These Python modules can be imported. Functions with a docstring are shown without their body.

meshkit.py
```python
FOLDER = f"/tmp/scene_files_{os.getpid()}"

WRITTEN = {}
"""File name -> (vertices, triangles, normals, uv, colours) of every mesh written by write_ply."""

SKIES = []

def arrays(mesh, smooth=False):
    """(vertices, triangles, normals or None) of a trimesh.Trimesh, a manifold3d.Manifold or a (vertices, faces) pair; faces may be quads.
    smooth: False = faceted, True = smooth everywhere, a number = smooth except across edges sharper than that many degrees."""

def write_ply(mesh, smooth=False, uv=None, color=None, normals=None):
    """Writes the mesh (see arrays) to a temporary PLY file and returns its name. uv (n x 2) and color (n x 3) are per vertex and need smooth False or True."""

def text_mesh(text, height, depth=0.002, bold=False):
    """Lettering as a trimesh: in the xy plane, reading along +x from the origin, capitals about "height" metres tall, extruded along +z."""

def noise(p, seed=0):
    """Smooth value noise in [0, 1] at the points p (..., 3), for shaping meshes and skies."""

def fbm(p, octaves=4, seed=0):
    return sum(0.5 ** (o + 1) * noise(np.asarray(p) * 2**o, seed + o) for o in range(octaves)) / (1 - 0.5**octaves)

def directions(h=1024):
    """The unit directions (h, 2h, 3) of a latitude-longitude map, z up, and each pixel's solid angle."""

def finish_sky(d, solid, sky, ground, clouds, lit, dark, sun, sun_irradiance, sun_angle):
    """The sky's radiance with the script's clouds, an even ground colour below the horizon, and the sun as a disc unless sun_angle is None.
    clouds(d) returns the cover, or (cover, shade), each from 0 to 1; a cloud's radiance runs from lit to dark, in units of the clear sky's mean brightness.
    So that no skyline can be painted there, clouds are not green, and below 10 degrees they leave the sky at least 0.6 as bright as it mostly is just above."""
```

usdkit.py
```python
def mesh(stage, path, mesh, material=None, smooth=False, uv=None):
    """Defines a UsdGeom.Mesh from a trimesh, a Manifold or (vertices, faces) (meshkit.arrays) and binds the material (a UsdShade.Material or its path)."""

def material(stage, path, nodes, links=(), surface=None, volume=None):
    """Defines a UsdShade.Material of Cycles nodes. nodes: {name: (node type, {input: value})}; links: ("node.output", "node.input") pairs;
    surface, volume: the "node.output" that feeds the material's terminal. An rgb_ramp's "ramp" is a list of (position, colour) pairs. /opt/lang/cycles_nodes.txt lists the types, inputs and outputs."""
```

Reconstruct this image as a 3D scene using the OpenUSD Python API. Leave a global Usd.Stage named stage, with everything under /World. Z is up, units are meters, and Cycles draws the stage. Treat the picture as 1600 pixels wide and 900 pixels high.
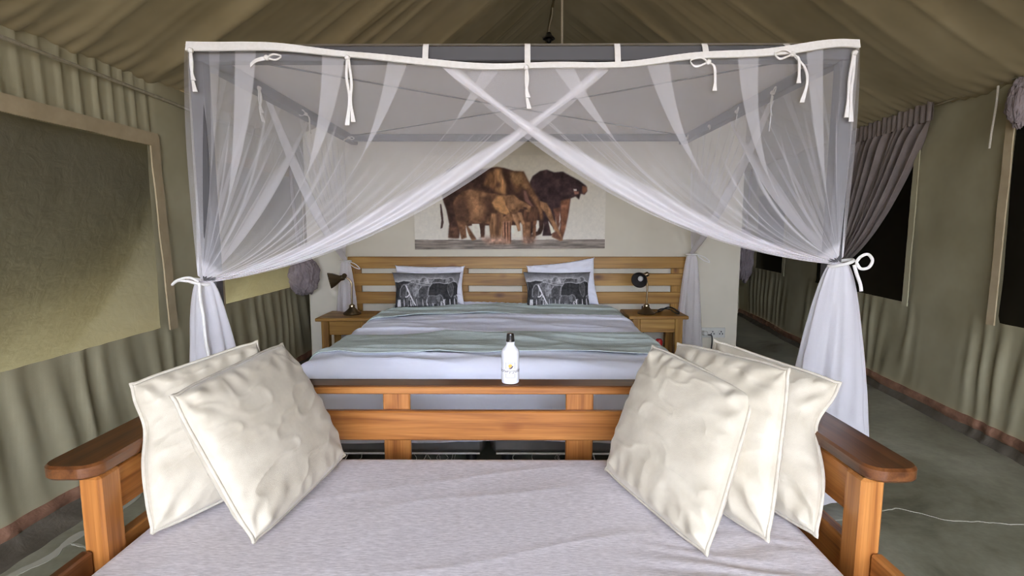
import math
import numpy as np, trimesh, usdkit, meshkit
from pxr import Usd, UsdGeom, UsdLux, UsdShade, Sdf, Gf, Vt
from scipy.spatial import ConvexHull
from scipy.ndimage import gaussian_filter, gaussian_filter1d
from meshkit import noise, fbm
from PIL import Image, ImageDraw

stage = Usd.Stage.CreateInMemory()
UsdGeom.SetStageUpAxis(stage, 'Z'); UsdGeom.SetStageMetersPerUnit(stage, 1.0)
world = UsdGeom.Xform.Define(stage, '/World'); stage.SetDefaultPrim(world.GetPrim())

# ------------------------------------------------------------------ camera, sky, exposure
F_PX, CAM_Z = 820.0, 1.19
PITCH, YAW = math.atan(92 / F_PX), math.atan(5 / F_PX)
EXPOSURE = 2.15
SKY_COLOR, SKY_POWER, SUN_POWER = (0.86, 0.935, 1.14), 1.0, 4.5
fw = np.array([-math.sin(YAW) * math.cos(PITCH), math.cos(YAW) * math.cos(PITCH), -math.sin(PITCH)])
rt = np.array([math.cos(YAW), math.sin(YAW), 0.0]); up = np.cross(rt, fw)
cam = UsdGeom.Camera.Define(stage, '/World/camera')
cam.CreateHorizontalApertureAttr(36.0); cam.CreateVerticalApertureAttr(20.25); cam.CreateFocalLengthAttr(36.0 * F_PX / 1600)
cam.CreateClippingRangeAttr(Gf.Vec2f(0.05, 1000.0)); cam.CreateExposureAttr(EXPOSURE)
M4 = np.eye(4); M4[0, :3], M4[1, :3], M4[2, :3], M4[3, :3] = rt, up, -fw, (0, 0, CAM_Z)
cam.AddTransformOp().Set(Gf.Matrix4d(*M4.ravel().tolist()))
sky = UsdLux.DomeLight.Define(stage, '/World/sky')            # even overcast daylight; it reaches the tent through its open front
sky.CreateIntensityAttr(SKY_POWER); sky.CreateColorAttr(Gf.Vec3f(*SKY_COLOR))
sun = UsdLux.DistantLight.Define(stage, '/World/sun')         # hazy high sun: it lights the ground around the tent, which throws warm light up into it
sun.CreateIntensityAttr(SUN_POWER); sun.CreateAngleAttr(6.0); sun.CreateColorAttr(Gf.Vec3f(1.0, 0.93, 0.82))
sun.AddRotateXYZOp().Set(Gf.Vec3f(-26.0, -14.0, 0.0))

# ------------------------------------------------------------------ helpers
PI = math.pi
used, base_of = {}, {}
def numbered(parent, name):
    k = (parent, name); n = used.get(k, 0); used[k] = n + 1
    return name if n == 0 else f'{name}_{n:03d}'
def tag(o, label=None, cat=None, group=None, kind=None):
    p = o if isinstance(o, Usd.Prim) else o.GetPrim()
    for k, v in (('label', label), ('category', cat), ('group', group), ('kind', kind)):
        if v: p.SetCustomDataByKey(k, v)
    return o
def thing(name, loc, label=None, cat=None, group=None, kind=None):
    path = '/World/' + numbered('/World', name)
    x = UsdGeom.Xform.Define(stage, path); x.AddTranslateOp().Set(Gf.Vec3d(*map(float, loc)))
    base_of[path] = np.array(loc, float)
    return tag(x, label, cat, group, kind)
def obj(name, mesh, mat, parent=None, smooth=False, label=None, cat=None, group=None, kind=None, prim=None):
    """One mesh of the scene. mesh is given in world coordinates; prim: {primvar: per-vertex array} (needs smooth True/False)."""
    root = str(parent.GetPath()) if parent else '/World'
    path = root + '/' + numbered(root, name)
    v, f, n = meshkit.arrays(mesh, smooth)
    off = base_of.get(root, np.zeros(3)); base_of[path] = off
    m = UsdGeom.Mesh.Define(stage, path)
    m.CreatePointsAttr(Vt.Vec3fArray.FromNumpy((v - off).astype(np.float32)))
    m.CreateFaceVertexCountsAttr(Vt.IntArray.FromNumpy(np.full(len(f), 3, np.int32)))
    m.CreateFaceVertexIndicesAttr(Vt.IntArray.FromNumpy(f.astype(np.int32).ravel()))
    m.CreateSubdivisionSchemeAttr('none'); m.CreateDoubleSidedAttr(True)
    if n is not None:
        m.CreateNormalsAttr(Vt.Vec3fArray.FromNumpy(n.astype(np.float32))); m.SetNormalsInterpolation('vertex')
    for k, a in (prim or {}).items():
        a = np.asarray(a, np.float32)
        if a.ndim == 2: UsdGeom.PrimvarsAPI(m).CreatePrimvar(k, Sdf.ValueTypeNames.Color3fArray, 'vertex').Set(Vt.Vec3fArray.FromNumpy(a))
        else: UsdGeom.PrimvarsAPI(m).CreatePrimvar(k, Sdf.ValueTypeNames.FloatArray, 'vertex').Set(Vt.FloatArray.FromNumpy(a))
    UsdShade.MaterialBindingAPI.Apply(m.GetPrim()).Bind(mat)
    return tag(m, label, cat, group, kind)
def cat_(*ms): return trimesh.util.concatenate([m for m in ms])
def hull(pts):
    return trimesh.Trimesh(np.asarray(pts, float), process=False).convex_hull if False else trimesh.convex.convex_hull(np.asarray(pts, float))
def box(lo, hi, c=0.004):
    """A box with chamfered edges."""
    lo, hi = np.minimum(lo, hi).astype(float), np.maximum(lo, hi).astype(float)
    c = min(c, 0.49 * (hi - lo).min()); P = []
    for k in np.ndindex(2, 2, 2):
        q = np.where(np.array(k) == 1, hi, lo); d = np.where(np.array(k) == 1, -c, c)
        for ax in range(3):
            r = q + d; r[ax] = q[ax]; P.append(r)
    return hull(P)
def prism(poly, z0, z1, c=0.0, axis=2):
    """A polygon extruded along an axis with its rims chamfered."""
    from shapely.geometry import Polygon
    p = Polygon(poly)
    if not c:
        m = trimesh.creation.extrude_polygon(p, z1 - z0, engine='earcut'); m.apply_translation([0, 0, z0])
    else:
        inner = p.buffer(-c, join_style=2)
        a, b = np.array(p.exterior.coords)[:-1], np.array(inner.exterior.coords)[:-1]
        m = hull(np.vstack([np.c_[a, np.full(len(a), z0 + c)], np.c_[a, np.full(len(a), z1 - c)], np.c_[b, np.full(len(b), z0)], np.c_[b, np.full(len(b), z1)]]))
    return m
def tube(pts, r, n=8, cap=True):
    pts = np.asarray(pts, float); r = np.broadcast_to(np.asarray(r, float), (len(pts),))
    t = np.gradient(pts, axis=0); t /= np.linalg.norm(t, axis=1, keepdims=True) + 1e-12
    ref = np.array([0, 0, 1.0]) if abs(t[0, 2]) < 0.9 else np.array([1.0, 0, 0])
    u = np.cross(t[0], ref); u /= np.linalg.norm(u); V = []
    for i in range(len(pts)):
        u = u - t[i] * (u @ t[i]); u /= np.linalg.norm(u) + 1e-12; w = np.cross(t[i], u)
        a = np.arange(n) * 2 * PI / n
        V.append(pts[i] + r[i] * (np.cos(a)[:, None] * u + np.sin(a)[:, None] * w))
    V = np.vstack(V); Fc = []
    for i in range(len(pts) - 1):
        for j in range(n):
            a, b = i * n + j, i * n + (j + 1) % n
            Fc += [[a, b, b + n], [a, b + n, a + n]]
    if cap:
        for e, s in ((0, -1), (len(pts) - 1, 1)):
            c = len(V); V = np.vstack([V, pts[e]])
            for j in range(n):
                a, b = e * n + j, e * n + (j + 1) % n
                Fc.append([c, a, b] if s > 0 else [c, b, a])
    return trimesh.Trimesh(V, Fc, process=False)
def curve(pts, n=40):
    """Catmull-Rom through points."""
    p = np.asarray(pts, float); p = np.vstack([2 * p[0] - p[1], p, 2 * p[-1] - p[-2]]); out = []
    k = max(2, n // (len(p) - 3))
    for i in range(1, len(p) - 2):
        t = np.linspace(0, 1, k, endpoint=(i == len(p) - 3))[:, None]
        a, b, c, d = p[i - 1:i + 3]
        out.append(0.5 * (2 * b + (c - a) * t + (2 * a - 5 * b + 4 * c - d) * t**2 + (3 * b - a - 3 * c + d) * t**3))
    return np.vstack(out)
def ribbon(pts, w, th, wdir):
    """A flat tape along points: width along wdir."""
    pts = np.asarray(pts, float); w = np.broadcast_to(w, (len(pts),)); wd = np.asarray(wdir, float); wd /= np.linalg.norm(wd)
    t = np.gradient(pts, axis=0); t /= np.linalg.norm(t, axis=1, keepdims=True) + 1e-12
    nn = np.cross(t, wd); nn /= np.linalg.norm(nn, axis=1, keepdims=True) + 1e-12
    V = np.stack([pts + wd * w[:, None] / 2 + nn * th / 2, pts - wd * w[:, None] / 2 + nn * th / 2, pts - wd * w[:, None] / 2 - nn * th / 2, pts + wd * w[:, None] / 2 - nn * th / 2], 1).reshape(-1, 3)
    Fc = []
    for i in range(len(pts) - 1):
        for j in range(4):
            a, b = i * 4 + j, i * 4 + (j + 1) % 4
            Fc += [[a, b, b + 4], [a, b + 4, a + 4]]
    e = 4 * (len(pts) - 1); Fc += [[0, 2, 1], [0, 3, 2], [e, e + 1, e + 2], [e, e + 2, e + 3]]
    return trimesh.Trimesh(V, Fc, process=False)
def lathe(prof, c=(0, 0, 0), n=40):
    """Revolve an (r, z) profile around z at c."""
    prof = np.asarray(prof, float); a = np.arange(n) * 2 * PI / n
    V = np.stack([prof[:, 0, None] * np.cos(a), prof[:, 0, None] * np.sin(a), np.repeat(prof[:, 1, None], n, 1)], -1).reshape(-1, 3) + np.asarray(c)
    i, j = np.meshgrid(np.arange(len(prof) - 1), np.arange(n), indexing='ij'); q = i * n + j; r = i * n + (j + 1) % n
    Fc = np.vstack([np.stack([q, r, r + n], -1).reshape(-1, 3), np.stack([q, r + n, q + n], -1).reshape(-1, 3)])
    return trimesh.Trimesh(V, Fc, process=False)
def gridmesh(P, keep=None):
    """P (n, m, 3) -> mesh; keep (n-1, m-1) mask of the cells."""
    n, m = P.shape[:2]; i, j = np.meshgrid(np.arange(n - 1), np.arange(m - 1), indexing='ij')
    q = (i * m + j); Fq = np.stack([q, q + m, q + m + 1, q + 1], -1)
    Fq = Fq[keep] if keep is not None else Fq.reshape(-1, 4)
    return trimesh.Trimesh(P.reshape(-1, 3), np.vstack([Fq[:, [0, 1, 2]], Fq[:, [0, 2, 3]]]), process=False)
def shell(P, th):
    """A sheet given as a grid, made a closed slab th thick (below along its normals)."""
    du, dv = np.gradient(P, axis=0), np.gradient(P, axis=1); nn = np.cross(du, dv); nn /= np.linalg.norm(nn, axis=2, keepdims=True) + 1e-12
    if nn[P.shape[0] // 2, P.shape[1] // 2, 2] < 0: nn = -nn
    n, m = P.shape[:2]; A = gridmesh(P); B = gridmesh(P - nn * th)
    V = np.vstack([A.vertices, B.vertices]); k = n * m; Fc = [A.faces, B.faces[:, ::-1] + k]
    ring = [i * m for i in range(n)] + [(n - 1) * m + j for j in range(1, m)] + [i * m + m - 1 for i in range(n - 2, -1, -1)] + [j for j in range(m - 2, 0, -1)]
    r = np.array(ring); s = np.roll(r, -1); Fc += [np.stack([r, s, s + k], 1), np.stack([r, s + k, r + k], 1)]
    return trimesh.Trimesh(V, np.vstack(Fc), process=False)
def rot(m, ang, axis, c):
    m.apply_transform(trimesh.transformations.rotation_matrix(ang, axis, c)); return m
def sstep(a, b, x):
    t = np.clip((np.asarray(x, float) - a) / (b - a), 0, 1); return t * t * (3 - 2 * t)
def srgb(r, g, b):
    return [((c / 255) / 12.92 if c <= 10 else ((c / 255 + 0.055) / 1.055) ** 2.4) for c in (r, g, b)]
def n1(x, seed=0):
    x = np.asarray(x, float); return noise(np.stack([x, np.zeros_like(x) + 0.37, np.zeros_like(x) + 0.71], -1), seed)

# ------------------------------------------------------------------ materials
LOOKS = '/World/Looks'
def mat(name, nodes, links, surface='p.BSDF'): return usdkit.material(stage, f'{LOOKS}/{name}', nodes, links, surface=surface)
def cloth(name, c1, c2, scale=6, stretch=(1, 1, 1), rough=0.9, weave=900, bump=0.15, sheen=0.0, trans=0.0, spec=0.2, big=0.0):
    """Woven cloth: slow tone variation, fine weave relief; trans lets light through."""
    nodes = {'g': ('geometry', {}), 'm': ('mapping', {'scale': stretch}), 'n': ('noise_texture', {'scale': scale, 'detail': 5.0, 'roughness': 0.6}),
             'r': ('rgb_ramp', {'ramp': [(0.3, c1), (0.7, c2)]}), 'w': ('noise_texture', {'scale': weave, 'detail': 2.0}),
             'b': ('bump', {'strength': bump, 'distance': 0.002}),
             'p': ('principled_bsdf', {'roughness': rough, 'specular_ior_level': spec, 'sheen_weight': sheen, 'sheen_roughness': 0.4})}
    links = [('g.position', 'm.vector'), ('m.vector', 'n.vector'), ('n.fac', 'r.fac'), ('m.vector', 'w.vector'), ('w.fac', 'b.height'), ('b.normal', 'p.normal'), ('r.color', 'p.base_color')]
    if big:
        nodes |= {'nb': ('noise_texture', {'scale': 14.0, 'detail': 4.0, 'roughness': 0.55, 'distortion': 0.4}), 'b2': ('bump', {'strength': big, 'distance': 0.02})}
        links += [('g.position', 'nb.vector'), ('nb.fac', 'b2.height'), ('b2.normal', 'b.normal')]
    if trans:
        nodes |= {'t': ('translucent_bsdf', {}), 'x': ('mix_closure', {'fac': trans})}
        links += [('r.color', 't.color'), ('p.BSDF', 'x.closure1'), ('t.BSDF', 'x.closure2')]
        return mat(name, nodes, links, 'x.closure')
    return mat(name, nodes, links)
def wood(name, axis, dark, mid, light, rough=0.38, coat=0.25, grain=26.0, knots=0.8):
    sc = [grain] * 3; sc[axis] = grain * 0.045
    fs = [grain * 7] * 3; fs[axis] = grain * 0.16
    ks = [6.0] * 3; ks[axis] = 3.2
    nodes = {'o': ('object_info', {}), 'k': ('math', {'math_type': 'multiply', 'value2': 9.0}), 'c': ('combine_xyz', {}),
             'g': ('geometry', {}), 'm': ('mapping', {'scale': sc}), 'm2': ('mapping', {'scale': fs}), 'm3': ('mapping', {'scale': ks}),
             'n': ('noise_texture', {'scale': 1.0, 'detail': 4.0, 'roughness': 0.55, 'distortion': 0.9}),
             'f': ('noise_texture', {'scale': 1.0, 'detail': 3.0, 'roughness': 0.6}),
             'r': ('rgb_ramp', {'ramp': [(0.28, dark), (0.46, mid), (0.72, light)]}),
             'fr': ('rgb_ramp', {'ramp': [(0.3, (0.72, 0.68, 0.62)), (0.6, (1.0, 1.0, 1.0))]}),
             'x': ('mix', {'mix_type': 'multiply', 'fac': 0.75}),
             'v': ('voronoi_texture', {'feature': 'f1', 'scale': 1.0, 'randomness': 1.0}),
             'vr': ('rgb_ramp', {'ramp': [(0.05, (0.20, 0.10, 0.06)), (0.10, (0.58, 0.44, 0.34)), (0.20, (1.0, 1.0, 1.0))]}),
             'y': ('mix', {'mix_type': 'multiply', 'fac': knots}),
             'b': ('bump', {'strength': 0.12, 'distance': 0.002}),
             'p': ('principled_bsdf', {'roughness': rough, 'coat_weight': coat, 'coat_roughness': 0.25, 'specular_ior_level': 0.4})}
    links = [('o.random', 'k.value1'), ('k.value', 'c.x'), ('k.value', 'c.y'), ('k.value', 'c.z')]
    for q in ('m', 'm2', 'm3'): links += [('g.position', f'{q}.vector'), ('c.vector', f'{q}.location')]
    links += [('m.vector', 'n.vector'), ('m2.vector', 'f.vector'), ('m3.vector', 'v.vector'), ('n.fac', 'r.fac'), ('f.fac', 'fr.fac'), ('r.color', 'x.color1'), ('fr.color', 'x.color2'),
              ('v.distance', 'vr.fac'), ('x.color', 'y.color1'), ('vr.color', 'y.color2'), ('y.color', 'p.base_color'), ('f.fac', 'b.height'), ('b.normal', 'p.normal')]
    return mat(name, nodes, links)
def plain(name, c, rough=0.5, metal=0.0, spec=0.5, coat=0.0):
    return mat(name, {'p': ('principled_bsdf', {'base_color': c, 'roughness': rough, 'metallic': metal, 'specular_ior_level': spec, 'coat_weight': coat, 'coat_roughness': 0.1})}, [])
def printed(name, rough=0.8, weave=1200):
    return mat(name, {'a': ('attribute', {'attribute': 'ink'}), 'g': ('geometry', {}), 'w': ('noise_texture', {'scale': weave}), 'b': ('bump', {'strength': 0.1, 'distance': 0.001}),
                      'p': ('principled_bsdf', {'roughness': rough, 'specular_ior_level': 0.2})},
               [('a.color', 'p.base_color'), ('g.position', 'w.vector'), ('w.fac', 'b.height'), ('b.normal', 'p.normal')])
def netting(name, color=(0.98, 0.955, 0.97), trans=0.5):
    """Fine white netting: the share of threads at each point is the mesh's own primvar 'cover'."""
    return mat(name, {'a': ('attribute', {'attribute': 'cover'}), 'd': ('diffuse_bsdf', {'color': color}), 't': ('translucent_bsdf', {'color': color}), 'x': ('mix_closure', {'fac': trans}),
                      'o': ('transparent_bsdf', {}), 'y': ('mix_closure', {})},
               [('d.BSDF', 'x.closure1'), ('t.BSDF', 'x.closure2'), ('a.fac', 'y.fac'), ('o.BSDF', 'y.closure1'), ('x.closure', 'y.closure2')], 'y.closure')

M = {}
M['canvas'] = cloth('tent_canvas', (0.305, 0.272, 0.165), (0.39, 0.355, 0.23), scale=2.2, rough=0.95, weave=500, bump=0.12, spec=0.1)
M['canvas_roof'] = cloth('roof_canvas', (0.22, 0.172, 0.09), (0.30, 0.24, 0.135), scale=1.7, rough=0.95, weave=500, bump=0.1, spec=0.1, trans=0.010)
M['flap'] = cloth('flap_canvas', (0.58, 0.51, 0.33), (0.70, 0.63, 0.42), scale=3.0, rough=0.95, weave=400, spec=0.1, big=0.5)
M['trim'] = cloth('window_trim_canvas', (0.34, 0.27, 0.16), (0.43, 0.345, 0.215), scale=9, rough=0.95, weave=500, spec=0.1)
M['piping'] = cloth('canvas_cord', (0.27, 0.24, 0.16), (0.36, 0.32, 0.23), scale=40, spec=0.1)
M['hem'] = cloth('red_brown_hem', (0.16, 0.078, 0.045), (0.34, 0.18, 0.11), scale=11, rough=0.6, weave=300, bump=0.1, spec=0.4, big=0.5)
M['skirt'] = cloth('dark_mud_skirt', (0.075, 0.062, 0.042), (0.14, 0.12, 0.09), scale=7, rough=0.75, weave=300, spec=0.3, big=0.4)
M['screen'] = mat('window_screen', {'d': ('diffuse_bsdf', {'color': (0.022, 0.018, 0.010)}), 'o': ('transparent_bsdf', {'color': (1, 1, 1)}), 'y': ('mix_closure', {'fac': 0.55})},
                  [('o.BSDF', 'y.closure1'), ('d.BSDF', 'y.closure2')], 'y.closure')
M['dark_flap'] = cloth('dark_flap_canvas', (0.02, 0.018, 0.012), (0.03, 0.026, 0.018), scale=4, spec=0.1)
M['plaster'] = mat('partition_plaster', {'g': ('geometry', {}), 'n': ('noise_texture', {'scale': 3.0, 'detail': 4.0}), 'r': ('rgb_ramp', {'ramp': [(0.3, (0.64, 0.585, 0.46)), (0.7, (0.70, 0.645, 0.515))]}),
                                         'f': ('noise_texture', {'scale': 90.0, 'detail': 3.0}), 'b': ('bump', {'strength': 0.08, 'distance': 0.004}), 'p': ('principled_bsdf', {'roughness': 0.7, 'specular_ior_level': 0.3})},
                   [('g.position', 'n.vector'), ('g.position', 'f.vector'), ('n.fac', 'r.fac'), ('r.color', 'p.base_color'), ('f.fac', 'b.height'), ('b.normal', 'p.normal')])
M['floor'] = mat('screed_floor', {'g': ('geometry', {}), 'n': ('noise_texture', {'scale': 1.6, 'detail': 6.0, 'roughness': 0.62, 'distortion': 0.5}),
                                  'r': ('rgb_ramp', {'ramp': [(0.3, (0.13, 0.124, 0.08)), (0.5, (0.245, 0.238, 0.168)), (0.72, (0.40, 0.39, 0.295))]}),
                                  'f': ('noise_texture', {'scale': 22.0, 'detail': 5.0, 'roughness': 0.7}), 'x': ('mix', {'mix_type': 'overlay', 'fac': 0.3}),
                                  'rr': ('map_range', {'from_min': 0.3, 'from_max': 0.7, 'to_min': 0.28, 'to_max': 0.5}), 'b': ('bump', {'strength': 0.08, 'distance': 0.004}),
                                  'p': ('principled_bsdf', {'specular_ior_level': 0.45})},
                 [('g.position', 'n.vector'), ('g.position', 'f.vector'), ('n.fac', 'r.fac'), ('r.color', 'x.color1'), ('f.fac', 'x.color2'), ('x.color', 'p.base_color'), ('n.fac', 'rr.value'), ('rr.result', 'p.roughness'), ('f.fac', 'b.height'), ('b.normal', 'p.normal')])
M['ground'] = mat('dry_ground', {'g': ('geometry', {}), 'n': ('noise_texture', {'scale': 0.8, 'detail': 6.0}), 'r': ('rgb_ramp', {'ramp': [(0.3, (0.30, 0.21, 0.12)), (0.7, (0.42, 0.31, 0.19))]}), 'p': ('principled_bsdf', {'roughness': 0.95})},
                  [('g.position', 'n.vector'), ('n.fac', 'r.fac'), ('r.color', 'p.base_color')])
M['dust'] = plain('pale_dust', (0.40, 0.385, 0.30), 0.95)
SOFA_W = ((0.25, 0.083, 0.017), (0.43, 0.163, 0.036), (0.54, 0.235, 0.062))
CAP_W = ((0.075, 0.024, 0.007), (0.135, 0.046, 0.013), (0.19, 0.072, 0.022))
PINE_W = ((0.20, 0.09, 0.013), (0.34, 0.17, 0.030), (0.52, 0.30, 0.072))
for i, a in enumerate('xyz'):
    M['sofa_' + a] = wood('daybed_wood_along_' + a, i, *SOFA_W)
    M['cap_' + a] = wood('dark_stained_and_shade_wood_along_' + a, i, *CAP_W, rough=0.3, coat=0.4, knots=0.2)  # stain of the arms; on the back rail it paints shade
    M['pine_' + a] = wood('pine_along_' + a, i, *PINE_W, rough=0.5, coat=0.1, grain=18)
M['cushion'] = cloth('cream_cushion_cloth', (0.50, 0.445, 0.34), (0.62, 0.565, 0.45), scale=11, rough=0.55, weave=700, bump=0.3, sheen=0.25, spec=0.3, big=0.05)
M['cushion_piping'] = cloth('cream_piping', (0.50, 0.45, 0.36), (0.62, 0.57, 0.47), scale=40, rough=0.7)
M['linen'] = cloth('grey_linen', (0.60, 0.555, 0.57), (0.90, 0.85, 0.875), scale=95, stretch=(0.5, 2.6, 2.6), rough=0.9, weave=700, bump=0.25, spec=0.15)
M['duvet'] = cloth('white_cotton', (0.84, 0.86, 0.97), (0.88, 0.90, 0.98), scale=4, rough=0.8, weave=900, bump=0.06, spec=0.2, big=0.10)
M['pillow'] = cloth('white_pillow_cotton', (0.80, 0.80, 0.86), (0.86, 0.86, 0.91), scale=6, rough=0.8, weave=900, bump=0.06, spec=0.2, big=0.3)
M['throw'] = cloth('sage_throw', (0.50, 0.58, 0.54), (0.66, 0.74, 0.70), scale=30, stretch=(0.5, 4, 4), rough=0.95, weave=260, bump=0.5, spec=0.1)
M['base_cloth'] = cloth('grey_base_cloth', (0.20, 0.195, 0.18), (0.26, 0.25, 0.235), scale=8, rough=0.9)
M['curtain'] = cloth('mauve_curtain', (0.215, 0.178, 0.158), (0.295, 0.246, 0.222), scale=9, rough=0.95, weave=500, spec=0.1, trans=0.12)
M['bundle'] = cloth('mauve_bundle', (0.23, 0.19, 0.19), (0.32, 0.27, 0.27), scale=9, rough=0.95, weave=500, spec=0.1)
M['tape'] = cloth('white_tape', (0.76, 0.73, 0.68), (0.84, 0.81, 0.77), scale=60, rough=0.85, weave=700)
M['net'] = netting('white_netting')
M['roof_cloth'] = cloth('canopy_roof_cloth', (0.80, 0.74, 0.70), (0.85, 0.79, 0.75), scale=3, rough=0.9, weave=900, bump=0.05, spec=0.1, trans=0.3)
M['frame'] = plain('grey_painted_frame', (0.07, 0.066, 0.068), 0.6)
M['wire'] = plain('thin_dark_wire', (0.10, 0.09, 0.085), 0.5)
M['rope'] = cloth('pale_rope', (0.42, 0.38, 0.30), (0.55, 0.50, 0.41), scale=200, rough=0.9)
M['black'] = plain('black_plastic', (0.012, 0.012, 0.013), 0.35)
M['gloss_black'] = plain('glossy_black_cap', (0.012, 0.011, 0.012), 0.12, coat=0.6)
M['bronze'] = plain('antique_bronze', (0.17, 0.125, 0.075), 0.26, metal=0.9)
M['brass'] = plain('polished_brass', (0.42, 0.32, 0.19), 0.22, metal=0.95)
M['lamp_inside'] = plain('dark_lamp_inside', (0.03, 0.027, 0.025), 0.4)
M['bottle'] = plain('white_enamel', (0.86, 0.87, 0.90), 0.22, coat=0.5)
M['ink'] = plain('grey_ink', (0.09, 0.085, 0.10), 0.5)
M['ink_orange'] = plain('orange_ink', (0.80, 0.40, 0.06), 0.5)
M['ink_plum'] = plain('dark_plum_ink', (0.07, 0.045, 0.06), 0.5)
M['outlet'] = plain('ivory_outlet', (0.62, 0.61, 0.55), 0.4)
M['outlet_dark'] = plain('socket_holes', (0.04, 0.04, 0.04), 0.6)
M['red'] = plain('red_plastic', (0.60, 0.02, 0.02), 0.35)
M['bulb'] = plain('unlit_bulb', (0.55, 0.52, 0.47), 0.2)
M['print'] = printed('canvas_print')
M['print_cloth'] = printed('printed_cushion_cloth', rough=0.75)

# ------------------------------------------------------------------ the tent
XL = -1.88
def xr(y): return 2.30 + 0.113 * np.asarray(y, float)
EAVE_L, EAVE_R, Y0, Y1 = 1.955, 2.0, -2.4, 7.3  # Y0: unseen front end, lengthened behind the camera to even out the daylight
RIDGE = (0.37, 3.42)
gr = obj('ground', gridmesh(np.stack([*np.meshgrid(np.linspace(-60, 60, 13), np.linspace(-60, 60, 13), indexing="ij"), np.full((13, 13), -0.06)], -1)), M['ground'], kind='structure', label='dry brown ground around the tent')
fl = obj('floor', box((-3.2, -3.4, -0.05), (4.2, 8.0, 0.0), 0.002), M['floor'], kind='structure', label='dark grey green concrete floor with cracks')
def crack(pts, w0, seed, mat_, name, taper=True):
    p = curve(pts, 90); p = p + np.stack([(fbm(p * 14, 3, seed) - 0.5) * 0.03, (fbm(p * 14, 3, seed + 5) - 0.5) * 0.05, np.zeros(len(p))], -1)
    p[:, 2] = 0.0012
    w = w0 * (0.25 + 1.3 * n1(np.arange(len(p)) * 0.21, seed)) * (np.minimum(1, np.minimum(np.arange(len(p)), len(p) - 1 - np.arange(len(p))) / 8 + 0.1) if taper else 1)
    return ribbon(p, w, 0.0018, np.cross([0, 0, 1.0], (p[-1] - p[0])))
obj('crack', cat_(crack([(1.18, 2.03, 0), (1.42, 2.06, 0), (1.62, 2.13, 0), (1.80, 2.05, 0), (2.05, 2.02, 0), (2.3, 2.0, 0), (2.55, 2.0, 0)], 0.0055, 3, M['dust'], '')), M['dust'], fl, label='pale crack across the floor right of the daybed')
obj('dust_line', cat_(crack([(-1.79, 1.55, 0), (-1.70, 1.78, 0), (-1.70, 1.90, 0), (-1.68, 2.05, 0), (-1.72, 2.3, 0)], 0.035, 8, M['dust'], ''), crack([(-1.70, 1.88, 0), (-1.62, 1.86, 0), (-1.56, 1.80, 0), (-1.50, 1.80, 0)], 0.014, 12, M['dust'], '')), M['dust'], fl, label='whitish dust along the foot of the left wall')

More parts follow.
